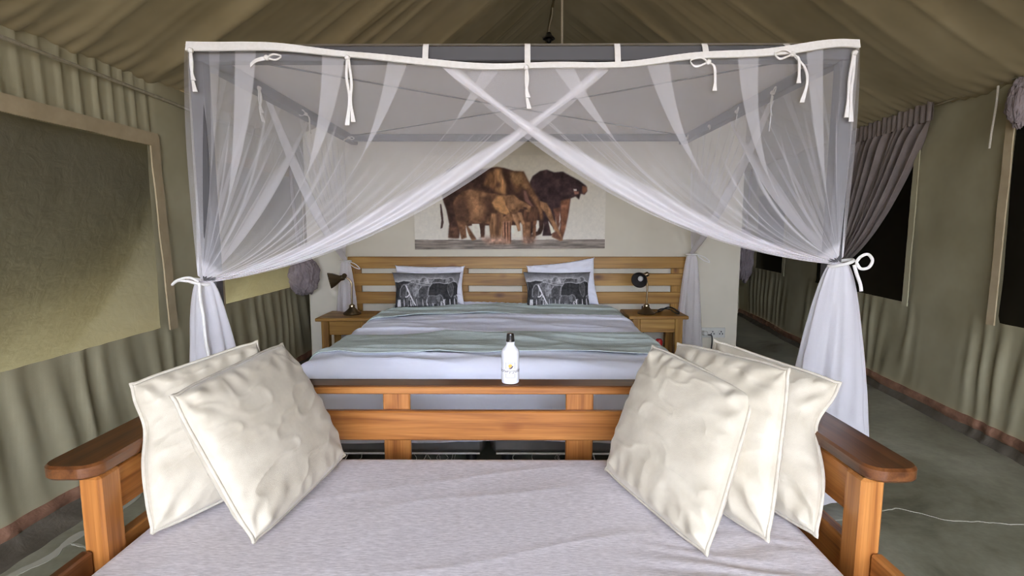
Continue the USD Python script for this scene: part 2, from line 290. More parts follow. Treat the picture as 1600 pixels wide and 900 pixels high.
WIN_L = [(0.5, 2.72, 0.672, 1.618), (3.30, 4.62, 0.70, 1.618)]
WIN_R = [(1.0, 2.815, 0.69, 1.76), (3.612, 5.0, 0.685, 1.66), (5.75, 6.65, 0.70, 1.6)]
def wall_grid(side, wins, zt, seed):
    ys = np.arange(Y0, Y1 + 0.001, 0.014); zs = np.unique(np.r_[np.linspace(0.085, zt, 100)])
    Y, Z = np.meshgrid(ys, zs, indexing='ij'); S = Y + 0.0 * Z
    d = np.zeros_like(Y)
    sag = 0.012 * (fbm(np.stack([Y * 0.9, Z * 1.2 + Y * 0.4, Z * 0], -1), 3, seed) - 0.5) * 4
    under = np.zeros_like(Y); over = np.zeros_like(Y)
    for (a, b, z0, z1) in wins:
        ramp = sstep(a - 0.22, a + 0.02, Y) * (1 - sstep(b - 0.02, b + 0.30, Y - 0.20 * np.clip(z0 - Z, 0, 1)))
        under = np.maximum(under, ramp * (1 - sstep(z0 - 0.005, z0 + 0.03, Z)))
        over = np.maximum(over, sstep(a - 0.1, a, Y) * (1 - sstep(b + 0.02, b + 0.08, Y)) * sstep(z1 - 0.02, z1 + 0.02, Z))
    # gathered folds hang from the window's lower edge and open towards the hem
    ph = (Y - 0.16 * np.clip(0.7 - Z, 0, 1) ** 1.3) * 2 * PI / 0.135 + 11.0 * n1(Y[:, :1] * 2.3 - 0.5 * Z, seed + 1) + 4.2 * n1(Y[:, :1] * 6, seed + 2) + 0.9 * (fbm(np.stack([Y * 3, Z * 2, Z * 0], -1), 2, seed + 3) - 0.5) * 2 * (0.7 - Z)
    fold = np.sin(ph); fold = np.maximum(fold, -0.55) + 0.25 * np.sin(ph * 0.43 + 1)
    amp = (0.12 + 1.0 * n1(Y[:, :1] * 5.1 - 0.6 * Z, seed + 4)) * 0.0135 * (0.45 + 0.55 * sstep(0.0, 0.25, 0.7 - Z))
    d += under * (fold + 0.5) * amp * (1 - 0.55 * sstep(0.42, 0.10, Z))
    pv = Y * 2 * PI / 0.085 + 11 * n1(Y[:, :1] * 2.0, seed + 7) + 3 * n1(Y[:, :1] * 9.0, seed + 17) + 1.2 * (Z - zt) * 3
    d += over * np.maximum(np.sin(pv), -0.35) ** 3 * 0.012 * (0.1 + 1.2 * n1(Y[:, :1] * 5, seed + 8))
    # long soft pulls in the plain cloth between the windows
    diag = n1((Y + 0.45 * Z) * 3.2, seed + 9) - 0.5
    d += (1 - np.maximum(under, over)) * diag * 0.045 + sag
    d += -0.05 * sstep(0.4, 0.08, Z) * (n1(Y * 1.3, seed + 20) - 0.4)
    keep = np.ones((len(ys) - 1, len(zs) - 1), bool); yc = (ys[1:] + ys[:-1]) / 2; zc = (zs[1:] + zs[:-1]) / 2
    for (a, b, z0, z1) in wins: keep &= ~((yc[:, None] > a) & (yc[:, None] < b) & (zc[None] > z0) & (zc[None] < z1))
    hem = 0.025 * (n1(Y * 1.1, seed + 30) - 0.5) * sstep(0.4, 0.085, Z)
    X = (XL + d) if side < 0 else (xr(Y) - d)
    return np.stack([X, Y, Z + hem], -1), keep
P, keep = wall_grid(-1, WIN_L, EAVE_L, 11)
wl = obj('wall_left', gridmesh(P, keep), M['canvas'], smooth=True, kind='structure', label='olive canvas tent wall on the left with gathered folds below its windows')
hemL = P[:, 0].copy()
P, keep = wall_grid(1, WIN_R, EAVE_R, 47)
wr = obj('wall_right', gridmesh(P, keep), M['canvas'], smooth=True, kind='structure', label='olive canvas tent wall on the right with gathered folds below its windows')
hemR = P[:, 0].copy()
for side, H, seed in ((-1, hemL, 5), (1, hemR, 6)):
    nm = 'left' if side < 0 else 'right'
    t = thing('baseboard_' + nm, (0, 0, 0), f'red brown hem and dark mud skirt along the foot of the {nm} canvas wall', kind='structure')
    y = H[:, 1]; w = 0.006 * (n1(y * 9, seed) - 0.5) * 2
    rows = []
    for k, (dz, dx) in enumerate(((0.012, 0.004), (-0.004, 0.012), (-0.022, 0.016), (-0.04, 0.012), (-0.052, 0.004))):
        rows.append(np.stack([H[:, 0] - side * (dx + w * (0.3 + 0.4 * k)), y, H[:, 2] + dz], -1))
    obj('hem', gridmesh(np.stack(rows, 1)), M['hem'], t, smooth=True, label='red brown vinyl hem strip')
    rows = []
    for k, f in enumerate(np.linspace(0, 1, 7)):
        spread = (0.115 if side < 0 else 0.04) * f ** 1.5
        rows.append(np.stack([H[:, 0] - side * (0.004 + spread + 0.03 * f * (n1(y * 2.2 + k * 0.13, seed + 3) - 0.5)), y, (H[:, 2] - 0.03) * (1 - f) ** 1.1 - 0.004 * f + 0.012 * f * (1 - f) * n1(y * 12, seed + 4)], -1))
    obj('skirt', gridmesh(np.stack(rows, 1)), M['skirt'], t, smooth=True, label='dark dusty skirt on the floor')
# roof slopes
def roof(side, seed):
    ys = np.linspace(Y0 - 0.3, Y1, 900); us = np.linspace(0, 1, 60)
    Yg, U = np.meshgrid(ys, us, indexing='ij')
    X0 = np.full_like(Yg, XL - 0.05) if side < 0 else xr(Yg) + 0.05
    Z0 = EAVE_L - 0.012 if side < 0 else EAVE_R - 0.012
    Xg = X0 + (RIDGE[0] - X0) * U; Zg = Z0 + (RIDGE[1] - Z0) * U - 0.05 * np.sin(PI * U)
    q = Yg + 0.55 * U * (0.6 if side < 0 else 0.35) * (1 + 0 * Yg)
    f1 = 1 - np.abs(2 * n1(q * 2.4, seed) - 1); f2 = 1 - np.abs(2 * n1(q * 6.0 + 0.8 * U, seed + 1) - 1); f3 = n1(q * 1.0 - 0.6 * U, seed + 2)
    f4 = np.abs(2 * n1(q * 13.0, seed + 3) - 1)
    reg = sstep(0.2, 0.8, fbm(np.stack([Yg * 0.7, U * 2, U * 0], -1), 2, seed + 4))
    f5 = 1 - np.abs(2 * n1(q * 4.1 + 0.5 * U, seed + 8) - 1)
    d = 0.075 * f1 ** 3 * (0.1 + reg) + 0.030 * f2 ** 4 * (1 - 0.3 * reg) + 0.045 * f5 ** 5 * (1.1 - reg) + 0.10 * f3 + 0.006 * f4 * (0.3 + U)
    d += 0.012 * sstep(0.12, 0.0, U) * np.sin(Yg * 2 * PI / 0.09 + 4 * n1(Yg * 2, seed + 6))
    return np.stack([Xg, Yg, Zg - d * np.sin(PI * np.clip(U, 0.02, 1)) ** 0.35 * (1 - 0.6 * U ** 4)], -1)
ce = thing('ceiling', (0, 0, 0), 'olive canvas tent roof rising in two folded slopes to a ridge', kind='structure')
RL, RR = roof(-1, 71), roof(1, 92)
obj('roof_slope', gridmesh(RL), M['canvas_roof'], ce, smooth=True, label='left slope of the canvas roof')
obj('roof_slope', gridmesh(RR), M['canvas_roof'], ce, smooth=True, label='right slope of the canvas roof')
obj('ridge_seam', tube([(RIDGE[0], yy, RIDGE[1] - 0.03) for yy in np.linspace(Y0 - 0.2, Y1, 20)], 0.012, 10), M['canvas_roof'], ce, smooth=40, label='dark seam along the ridge')
xs = np.linspace(XL - 0.1, float(xr(Y1)) + 0.1, 60)
top = np.where(xs < RIDGE[0], EAVE_L + (xs - XL) / (RIDGE[0] - XL) * (RIDGE[1] - EAVE_L), EAVE_R + (float(xr(Y1)) - xs) / (float(xr(Y1)) - RIDGE[0]) * (RIDGE[1] - EAVE_R)) + 0.05
us = np.linspace(0, 1, 30)
G = np.stack([np.repeat(xs[:, None], 30, 1), Y1 - 0.02 + 0.03 * np.sin(xs[:, None] * 40 + 3 * us[None]) * (1 - us[None]), top[:, None] * us[None]], -1)
obj('wall_rear', gridmesh(G), M['canvas'], smooth=True, kind='structure', label='canvas gable wall closing the dark rear of the tent')
# eave cords
yy = np.linspace(Y0, Y1, 120)
obj('trim_1', tube(np.stack([np.full_like(yy, XL + 0.028), yy, 1.868 + 0.012 * np.sin(yy * 1.1)], -1), 0.009, 8), M['piping'], smooth=40, kind='structure', label='cord along the left wall below the eave')
yy2 = np.linspace(Y0, 3.45, 60)
obj('trim_2', tube(np.stack([xr(yy2) - 0.035, yy2, 1.968 + 0 * yy2], -1), 0.007, 8), M['piping'], smooth=40, kind='structure', label='cord along the right wall below the eave')
# windows
def window(k, side, a, b, z0, z1, flap_open, label, slant=0.0, trims=('top', 'far'), tm='trim', w=0.062):
    t = thing(f'window_{k}', (0, 0, 0), label, kind='structure')
    s = side
    X = (lambda y: np.full_like(np.asarray(y, float), XL)) if s < 0 else xr
    Yg, Zg = np.meshgrid(np.linspace(a - 0.12, b + 0.14, 90), np.linspace(z0 - 0.06, z1 + 0.08, 60), indexing='ij')
    billow = 0.02 * (fbm(np.stack([Yg * 2.2 + Zg, Zg * 2.6, Zg * 0], -1), 4, 40 + k) - 0.5)
    obj('screen', gridmesh(np.stack([X(Yg) + s * (0.026 + np.abs(billow) * 0.4), Yg, Zg], -1)), M['screen'], t, smooth=True, label='dark insect gauze')
    Yg, Zg = np.meshgrid(np.linspace(a - 0.35, b + 0.45, 90), np.linspace(z0 - 0.19, z1 + 0.16, 60), indexing='ij')
    h = np.clip((z1 + 0.16 - Zg) / (z1 - z0 + 0.35), 0, 1)
    cheek = sstep(0, 0.30, np.minimum(Yg - (a - 0.35), (b + 0.45) - Yg))
    out = 0.037 + (0.012 + flap_open * h ** 2.0) * cheek + 0.03 * cheek * (fbm(np.stack([Yg * 1.6 + 0.6 * Zg, Zg * 2.4, Zg * 0], -1), 4, 60 + k) - 0.5) * (0.3 + h)
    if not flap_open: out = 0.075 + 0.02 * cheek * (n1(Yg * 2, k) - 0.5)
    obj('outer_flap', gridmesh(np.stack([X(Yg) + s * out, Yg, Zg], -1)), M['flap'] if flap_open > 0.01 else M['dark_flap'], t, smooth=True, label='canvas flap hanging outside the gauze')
    def band(p0, p1, dirw):
        p = np.linspace(p0, p1, 50); wob = 0.006 * (fbm(p * 6, 3, 80 + k) - 0.5)
        p[:, 0] = X(p[:, 1]) - s * (0.026 + wob); return ribbon(p, w * (0.9 + 0.3 * fbm(p * 3, 2, k)), 0.008, dirw)
    if 'top' in trims: obj('window_trim', band((0, a - 0.03, z1 + 0.028), (0, b + 0.055, z1 + 0.028), (0, 0, 1)), M[tm], t, smooth=40, label='tan canvas border over the window')
    if 'far' in trims: obj('window_trim', band((0, b + 0.028, z1 + 0.05), (0, b + 0.028 + slant, z0 - 0.02), (0, 1, 0)), M[tm], t, smooth=40, label='tan canvas border down the far side of the window')
    if 'near' in trims: obj('window_trim', band((0, a - 0.02, z1 + 0.05), (0, a - 0.02, z0 - 0.02), (0, 1, 0)), M[tm], t, smooth=40, label='tan canvas border down the near side of the window')
    return t
window(1, -1, *WIN_L[0], 0.60, 'large gauze window of the left tent wall with a flap lit from below', slant=0.05)
window(2, -1, *WIN_L[1], 0.60, 'gauze window of the left tent wall behind the net', trims=('top', 'far', 'near'))
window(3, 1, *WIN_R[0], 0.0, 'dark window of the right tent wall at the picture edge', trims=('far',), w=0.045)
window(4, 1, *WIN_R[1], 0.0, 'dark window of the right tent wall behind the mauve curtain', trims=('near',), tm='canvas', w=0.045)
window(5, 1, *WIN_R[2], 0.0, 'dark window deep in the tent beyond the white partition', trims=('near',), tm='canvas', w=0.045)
# white partition that carries the headboard
obj('wall_back', box((-1.765, 4.45, 0.0), (1.905, 4.60, 2.42), 0.006), M['plaster'], kind='structure', label='white free standing partition behind the bed')

# ------------------------------------------------------------------ canopy frame and mosquito net
CX0, CX1, CY0, CY1, CZ = -1.335, 1.38, 2.30, 4.33, 1.945
fr = thing('canopy_frame', (0, 3.3, 0), 'dark grey square frame that carries the mosquito net over the bed', 'canopy frame')
bw = 0.029
obj('beam', box((CX0 - bw, CY0 - bw, CZ - 0.06), (CX1 + bw, CY0 + bw, CZ)), M['frame'], fr)
obj('beam', box((CX0 - bw, CY1 - bw, CZ - 0.05), (CX1 + bw, CY1 + bw, CZ)), M['frame'], fr)
obj('beam', box((CX0 - bw, CY0 + bw, CZ - 0.06), (CX0 + bw, 4.45, CZ - 0.001)), M['frame'], fr)
obj('beam', box((CX1 - bw, CY0 + bw, CZ - 0.06), (CX1 + bw, 4.45, CZ - 0.001)), M['frame'], fr)
for x in (CX0, CX1): obj('post', box((x - bw, CY0 - bw, 0), (x + bw, CY0 + bw, CZ - 0.06)), M['frame'], fr)
for a, b in (((CX0, CY0), (CX1, CY1)), ((CX1, CY0), (CX0, CY1))):
    t_ = np.linspace(0.012, 0.988, 24)[:, None]; p = np.array([*a, CZ - 0.012]) * (1 - t_) + np.array([*b, CZ - 0.012]) * t_; p[:, 2] -= 0.010 * np.sin(PI * t_[:, 0])
    obj('brace_wire', tube(p, 0.0042, 6), M['wire'], fr, smooth=40)

net = thing('mosquito_net', (0, 3.3, 0), 'sheer white mosquito net over the bed, front panels crossed and tied back', 'mosquito net')
def cover(dens, a0=0.25): return np.where(dens > 8.5, 1.0, np.clip(1 - (1 - a0) ** dens, 0, 1.0))
def gathered(A, T, spread, sag, nt=130, pleats=(), streaks=(), band=None, ripple=(0, 1, 0), ramp=0.012, seed=0, full=1.0, maxd=14, swing=0.0):
    """Cloth hung along the points A and drawn together at T: returns (grid, thread density relative to the flat cloth)."""
    ns = len(A); s = np.linspace(0, 1, ns); t = np.linspace(0, 1, nt) ** 0.9
    end = np.asarray(T)[None] + (s[:, None] - 0.5) * np.asarray(spread)[None]
    Pg = A[:, None] * (1 - t)[None, :, None] + end[:, None] * t[None, :, None]
    sv = sag(s)
    if sv.ndim == 1: Pg[..., 2] -= sv[:, None] * 4 * (t * (1 - t))[None]
    else: Pg = Pg + sv[:, None] * (2 * t * (1 - t))[None, :, None]
    rp = np.asarray(ripple, float)
    wob = np.sin(2 * PI * (s * 9)[:, None] + 3 * n1(s * 5, seed)[:, None] + 1.2 * t[None]) * ramp * np.sin(PI * np.clip(t, 0, 1))[None] ** 0.7
    Pg = Pg + wob[..., None] * rp
    tg = np.gradient(Pg, axis=1); tg /= np.linalg.norm(tg, axis=2, keepdims=True) + 1e-12
    ds = np.gradient(Pg, axis=0); ds = ds - tg * (ds * tg).sum(-1, keepdims=True); sp = np.linalg.norm(ds, axis=2)
    dens = full * np.clip(sp[:, :1] / (sp + 1e-9), 0.7, maxd) ** 0.55
    L0 = np.linalg.norm(A[-1] - A[0])
    for (sk, w0, te, gain) in pleats:
        w = (w0 / L0) * (np.clip(1 - t / te, 0, 1) ** 0.75) * 0.5 + 0.0022
        dd = np.abs(s[:, None] - sk) / w[None]
        dens = dens + 1.4 * gain * (1 - sstep(0.88, 1.06, dd)) * (1 - 0.55 * sstep(te * 0.9, te * 1.5, t))[None]
    for (sk, w0, ta, gain) in streaks:
        w = (w0 / L0) * 0.5 * (0.4 + 0.6 * sstep(ta, ta + 0.25, t)); dd = np.abs(s[:, None] - sk) / (w[None] + 1e-6)
        dens = dens + gain * np.exp(-dd ** 2) * sstep(ta, ta + 0.18, t)[None]
    if band is not None:
        cum = np.cumsum(sp[::-1], axis=0)[::-1]                    # distance to the free edge
        lo, hi = band(t); r = (cum - lo[None]) / (hi - lo)[None]
        strand = 0.75 + 0.5 * noise(np.stack([cum * 130, t[None] * 3 + 0 * cum, 0 * cum], -1), seed + 3)
        dens = dens + 9.0 * sstep(-0.12, 0.06, r) * (1 - sstep(0.70, 1.15, r)) * strand
        Pg = Pg - rp * (0.012 * np.sin(PI * np.clip(r, 0, 1)))[..., None]
    return Pg, dens + 10 * sstep(0.90, 0.955, t)[None]
def add_net(name, Pg, dens, label=None, a0=0.25):
    return obj(name, gridmesh(Pg), M['net'], net, smooth=True, label=label, prim={'cover': cover(dens, a0).ravel()})
rng = np.random.default_rng(4)
HEM = np.array([(-1.41, 1.938), (-1.33, 1.938), (-1.03, 1.930), (-0.68, 1.905), (-0.37, 1.868), (0.05, 1.853), (0.42, 1.862), (0.78, 1.893), (1.12, 1.917), (1.34, 1.938), (1.45, 1.935)])
from scipy.interpolate import PchipInterpolator
hemz = PchipInterpolator(HEM[:, 0], HEM[:, 1])
YF = 2.262
TL_, TR_ = np.array([-1.375, 2.262, 0.962]), np.array([1.405, 2.262, 1.045])
def front(xa, xb, T, sgn, y, seed, wedges, lines, label):
    x = np.linspace(xa, xb, 560); A = np.stack([x, np.full_like(x, y), hemz(np.clip(x, -1.41, 1.45)) - 0.004], -1)
    L = abs(xb - xa)
    pl = [(abs(xw - xa) / L, w, te, g) for xw, w, te, g in wedges]
    band = lambda t: (0.030 * sstep(0, 0.15, t) * (1 - sstep(0.7, 1, t)) + 0.001, 0.045 + 0.115 * sstep(0.02, 0.5, t) - 0.075 * sstep(0.72, 1.0, t))
    Pg, d = gathered(A, T, (sgn * 0.030, 0, -0.02), lambda s: np.stack([-sgn * (0.33 * (1 - s) + 0.05) * sstep(0.0, 0.45, s), 0 * s, -(0.24 + 0.11 * s) * sstep(0.0, 0.42, s)], -1), nt=170, pleats=pl, streaks=lines, band=band, seed=seed, ripple=(0, -1, 0))
    return add_net('front_panel', Pg, d, label)
lines = [(float(v), float(rng.uniform(0.006, 0.014)), float(rng.uniform(0.05, 0.45)), float(rng.uniform(0.8, 2.2))) for v in np.r_[rng.uniform(0.04, 0.95, 20), np.linspace(0.68, 0.93, 7)]]
lines2 = [(float(v), float(rng.uniform(0.006, 0.014)), float(rng.uniform(0.05, 0.45)), float(rng.uniform(0.8, 2.2))) for v in np.r_[rng.uniform(0.04, 0.95, 20), np.linspace(0.66, 0.93, 7)]]
front(-1.362, 0.40, TL_, -1, YF + 0.006, 5, [(-1.12, 0.080, 0.58, 1.7), (-0.755, 0.088, 0.36, 1.7), (-0.49, 0.074, 0.26, 1.7), (-0.10, 0.065, 0.14, 1.5), (-1.25, 0.04, 0.5, 0.7)], lines, 'left front panel tied back at the left post')
front(1.405, -0.31, TR_, 1, YF - 0.012, 6, [(0.20, 0.075, 0.22, 1.5), (0.585, 0.085, 0.36, 1.5), (0.955, 0.080, 0.46, 1.6), (1.225, 0.062, 0.55, 1.5)], lines2, 'right front panel tied back at the right post')
for sgn, x in ((-1, CX0 - 0.034), (1, CX1 + 0.034)):
    T = (TL_ if sgn < 0 else TR_)
    y = np.linspace(2.262, 3.62, 300); A = np.stack([np.full_like(y, x), y, np.full_like(y, 1.936)], -1)
    ln = [(float(v), float(rng.uniform(0.008, 0.018)), float(rng.uniform(0.05, 0.4)), float(rng.uniform(0.8, 2.0))) for v in rng.uniform(0.05, 0.98, 14)]
    pl = [(v, 0.07, te, 1.2) for v, te in ((0.22, 0.5), (0.45, 0.4), (0.66, 0.35))]
    band = lambda t: (0.004 + 0 * t, 0.05 + 0.06 * sstep(0, 0.5, t))
    Pg, d = gathered(A, T + [sgn * 0.012, 0.03, 0.0], (0, 0.03, -0.02), lambda s: 0.10 * s ** 2, nt=110, pleats=pl, streaks=ln, band=band, ripple=(sgn, 0, 0), seed=20 + sgn, ramp=0.02)
    add_net('side_panel', Pg, d, 'side panel drawn to the front tie')
    y = np.linspace(4.36, 2.95, 300); A = np.stack([np.full_like(y, x + sgn * 0.006), y, np.full_like(y, 1.934)], -1)
    Tb = np.array([x + sgn * 0.015, 4.27, 0.985 if sgn > 0 else 0.93])
    Pg, d = gathered(A, Tb, (0, 0.03, -0.02), lambda s: 0.12 * s ** 2, nt=110, pleats=pl, streaks=ln, band=band, ripple=(sgn, 0, 0), seed=30 + sgn, ramp=0.02)
    add_net('side_panel', Pg, d, 'side panel drawn to the back tie')
def tail(c, z0, z1, r0, r1, seed, flare=(0, 0), folds=7, dens=4.2, sq=0.62):
    """The loose lower end of a tied panel: a fluted bunch that opens towards the floor."""
    a = np.linspace(0, 2 * PI, 220); z = np.linspace(0, 1, 90); A_, Zt = np.meshgrid(a, z, indexing='ij')
    R = r0 + (r1 - r0) * Zt ** 0.55
    flute = 0.17 * np.sin(folds * A_ + 2.0 * n1(Zt * 3, seed) + 1.1) + 0.10 * np.sin((folds + 4) * A_ + 3 * Zt + seed) + 0.16 * (fbm(np.stack([np.cos(A_) * 1.5, np.sin(A_) * 1.5, Zt * 4], -1), 3, seed) - 0.5)
    R = R * (1 + flute * (0.25 + 0.75 * Zt))
    Pg = np.stack([c[0] + R * np.cos(A_) + flare[0] * Zt ** 1.2, c[1] + sq * R * np.sin(A_) + flare[1] * Zt ** 1.2, z0 + (z1 - z0) * Zt + 0.02 * (n1(A_ * 3, seed + 1) - 0.3) * sstep(0.8, 1, Zt)], -1)
    d = dens * (1.0 + 1.0 * np.exp(-Zt * 5)) * (0.65 + 0.9 * noise(np.stack([np.cos(A_) * 5, np.sin(A_) * 5, Zt * 2.5], -1), seed + 2))
    return Pg, d
for c, z0, r1, seed, fl_ in (((-1.352, 2.268), 0.965, 0.155, 3, (0.075, 0.0)), ((1.395, 2.268), 1.045, 0.185, 8, (-0.015, 0.0))):
    Pg, d = tail(c, z0, 0.012, 0.030, r1, seed, fl_)
    add_net('net_tail', Pg, d, 'loose net below the tie, fluted down to the floor')
for c, z0, r1, seed in (((CX0 - 0.05, 4.28), 0.93, 0.10, 13), ((CX1 + 0.055, 4.28), 0.985, 0.115, 17)):
    Pg, d = tail(c, z0, 0.012, 0.028, r1, seed, dens=2.6, sq=0.8)
    add_net('net_tail', Pg, d, 'loose net below the tie at a back corner')
# roof cloth
Xg, Yg = np.meshgrid(np.linspace(CX0 - 0.035, CX1 + 0.035, 90), np.linspace(CY0 - 0.035, CY1 + 0.035, 70), indexing='ij')
ed = np.minimum(np.minimum(Xg - Xg.min(), Xg.max() - Xg), np.minimum(Yg - Yg.min(), Yg.max() - Yg))
obj('roof_cloth', gridmesh(np.stack([Xg, Yg, CZ + 0.006 - 0.010 * sstep(0.07, 0.5, ed) + 0.02 * (fbm(np.stack([Xg * 2, Yg * 2, Xg * 0], -1), 3, 9) - 0.5) * sstep(0.06, 0.4, ed)], -1)), M['roof_cloth'], net, smooth=True, label='greyish white roof cloth of the net')
# hem tape on the front edge, tapes over the beam, tied bows
x = np.linspace(-1.35, 1.40, 160)
obj('hem_tape', ribbon(np.stack([x, np.full_like(x, YF - 0.022), hemz(np.clip(x, -1.41, 1.45)) + 0.004 * np.sin(x * 11)], -1), 0.026 * (0.8 + 0.35 * n1(x * 6, 4)) * (1 + 0.45 * sstep(0.6, 1.2, np.abs(x))), 0.008, (0, 0.25, 1)), M['tape'], net, smooth=40, label='white hem tape sagging from the front beam')
for sx in (CX0 - 0.04, CX1 + 0.04):
    y = np.linspace(CY0 - 0.02, 4.36, 40); obj('hem_tape', ribbon(np.stack([np.full_like(y, sx), y, 1.936 + 0 * y], -1), 0.014, 0.004, (0, 0, 1)), M['tape'], net, smooth=40)
for x in (-0.37, 0.05, 0.42, 0.78, 1.12):
    obj('hanging_loop', ribbon(curve([(x, CY0 + 0.03, CZ + 0.004), (x, CY0 - 0.0, CZ + 0.011), (x, CY0 - 0.036, CZ - 0.004), (x, YF - 0.026, float(hemz(x)) - 0.01)], 20), 0.024, 0.004, (1, 0, 0)), M['tape'], net, smooth=40)
def bow(x, y, z, kind, seed, d=(1, 0)):
    """A tied tape: knot, a loop and two hanging ends. d: the direction in plan in which it spreads."""
    r = np.random.default_rng(seed); d = np.array([d[0], d[1], 0.0]); w = 0.010; q = np.array([x, y, z]); o = np.array([d[1], -d[0], 0]) * 0.006
    ms = [rot(box(q - 0.010, q + 0.010, 0.005), 0.4, (0, 1, 0), q)]
    def strip(pts, ww): ms.append(ribbon(curve([q + d * a + np.array([0, 0, b]) + o * c for a, b, c in pts], 26), ww, 0.004, np.array([d[0], d[1], 0]) if abs(pts[-1][1]) > abs(pts[-1][0]) else (0, 0, 1)))
    end = lambda n_: np.r_[np.full(n_ - 6, w), np.linspace(w, w * 1.9, 6)]
    def tails(sets):
        for pts in sets:
            c = curve([q + d * a + np.array([0, 0, b]) + o * k for a, b, k in pts], 26); ms.append(ribbon(c, end(len(c)), 0.005, d))
    if kind == 'hang': tails([[(0, 0, 0), (-.004, -.08, 1), (.003, -.16, 0), (-.008, -.27, 1)], [(0.004, 0, 0), (.014, -.10, 0), (.010, -.17, 1), (.016, -.255, 0)]])
    if kind == 'short': tails([[(0, 0, 0), (.006, -.05, 1), (.000, -.10, 0), (.012, -.165, 1)], [(0, 0, 0), (-.002, -.06, 0), (.008, -.12, 1)]])
    if kind in ('bow', 'bowhang'):
        strip([(0, 0, 0), (-.035, .016, 1), (-.075, .004, 1), (-.05, -.018, 0), (0, 0, 0)], w * 0.8)
        tails([[(0, 0, 0), (.022, -.02, 1), (.03, -.07, 0), (.027, -.115, 1)]] + ([[(0, 0, 0), (.05, -.05, 0), (.062, -.11, 1), (.048, -.19, 0)]] if kind == 'bowhang' else []))
    if kind == 'side': 
        strip([(0, 0, 0), (.03, .012, 1), (.062, .004, 1), (.035, -.008, 0), (0, 0, 0)], w * 0.7); strip([(0, 0, 0), (-.04, -.012, 1), (-.068, -.03, 0)], w * 1.5)
    return cat_(*ms)
YB = YF - 0.034
for x, z, k, sd, dd in ((-1.325, 1.915, 'short', 1, (1, 0)), (-1.015, 1.885, 'side', 2, (1, 0)), (-0.685, 1.885, 'hang', 3, (1, 0)), (0.045, 1.845, 'short', 4, (1, 0)), (0.785, 1.865, 'bow', 5, (1, 0)), (1.125, 1.895, 'bowhang', 6, (1, 0)), (1.375, 1.90, 'hang', 7, (-1, 0))):
    obj('tied_tape', bow(x, YB, z, k, sd, dd), M['tape'], net, smooth=40, label='knotted white tape hanging from the net hem')
for x, y, k, sd in ((CX0 + 0.035, 2.75, 'short', 8), (CX0 + 0.035, 3.35, 'bow', 9), (CX0 + 0.035, 4.2, 'side', 19), (CX1 - 0.035, 2.85, 'bowhang', 10), (CX1 - 0.035, 3.3, 'bow', 11), (CX1 - 0.035, 3.75, 'side', 12), (CX1 - 0.035, 4.22, 'bow', 13)):
    obj('tied_tape', bow(x, y, CZ - 0.045, k, sd, (0.3, 0.95)), M['tape'], net, smooth=40)
# tie-backs
def ring(c, rx, ry, r, tilt=0.0):
    a = np.linspace(0, 2 * PI, 30); return tube(np.stack([c[0] + rx * np.cos(a), c[1] + ry * np.sin(a), c[2] + tilt * np.cos(a)], -1), r, 8)
obj('tie_back', cat_(ring(TL_ + [0.005, 0, 0], 0.046, 0.042, 0.007, -0.012), tube(curve([(-1.40, 2.225, 0.968), (-1.435, 2.215, 0.972), (-1.458, 2.21, 0.955), (-1.432, 2.208, 0.975), (-1.385, 2.215, 0.985), (-1.35, 2.22, 0.965)], 40), 0.0055, 8), tube(curve([(-1.345, 2.215, 0.962), (-1.34, 2.205, 0.90), (-1.325, 2.195, 0.82), (-1.315, 2.185, 0.72), (-1.30, 2.18, 0.62)], 40), 0.007, 8)), M['tape'], net, smooth=40, label='white tie with a loop at the left post')
obj('tie_back', cat_(ring(TR_ - [0.005, 0, 0], 0.046, 0.042, 0.007, 0.014), tube(curve([(1.44, 2.225, 1.05), (1.452, 2.215, 1.075), (1.478, 2.21, 1.085), (1.497, 2.208, 1.06), (1.485, 2.21, 1.03), (1.455, 2.215, 1.025), (1.438, 2.22, 1.05)], 50), 0.0065, 8), tube(curve([(1.43, 2.22, 1.04), (1.438, 2.21, 1.0), (1.452, 2.205, 0.96), (1.455, 2.2, 0.93)], 24), 0.007, 8)), M['tape'], net, smooth=40, label='white tie with a round loop at the right post')
for c in ((CX0 - 0.05, 4.28, 0.93), (CX1 + 0.055, 4.28, 0.985)):
    obj('tie_back', cat_(ring(np.array(c), 0.042, 0.04, 0.006), tube(curve([(c[0] + 0.03, c[1] - 0.04, c[2]), (c[0] + 0.09, c[1] - 0.05, c[2] - 0.02), (c[0] + 0.13, c[1] - 0.05, c[2] - 0.06), (c[0] + 0.08, c[1] - 0.05, c[2] - 0.045), (c[0] + 0.03, c[1] - 0.045, c[2] - 0.005)], 30), 0.004, 6)), M['tape'], net, smooth=40)

obj('hanging_rope', tube(curve([(0.372, CY1, CZ + 0.002), (0.37, CY1, 2.5), (0.366, CY1, 3.0), (0.366, CY1, RIDGE[1] - 0.035)], 30), 0.009, 8), M['rope'], smooth=40, label='pale rope from the roof ridge down to the net frame', cat='rope')
pl = thing('pendant_lamp', (0.335, 5.5, 3.05), 'small dark pendant lamp hanging below the dim roof ridge', 'pendant lamp')
obj('shade', lathe([(0.012, 0.045), (0.022, 0.04), (0.03, 0.015), (0.058, -0.01), (0.062, -0.02), (0.055, -0.022), (0.03, -0.012), (0.0, 0.0)], (0.335, 5.5, 3.10), 24), M['black'], pl, smooth=40)
obj('bulb', trimesh.creation.icosphere(2, 0.028).apply_translation((0.335, 5.5, 3.065)), M['black'], pl, smooth=True)
obj('flex', tube(curve([(0.335, 5.5, 3.142), (0.336, 5.5, 3.17), (0.345, 5.5, 3.22), (0.365, 5.5, 3.31), (0.37, 5.5, 3.39)], 30), 0.007, 8), M['rope'], pl, smooth=40, label='pale twisted flex')

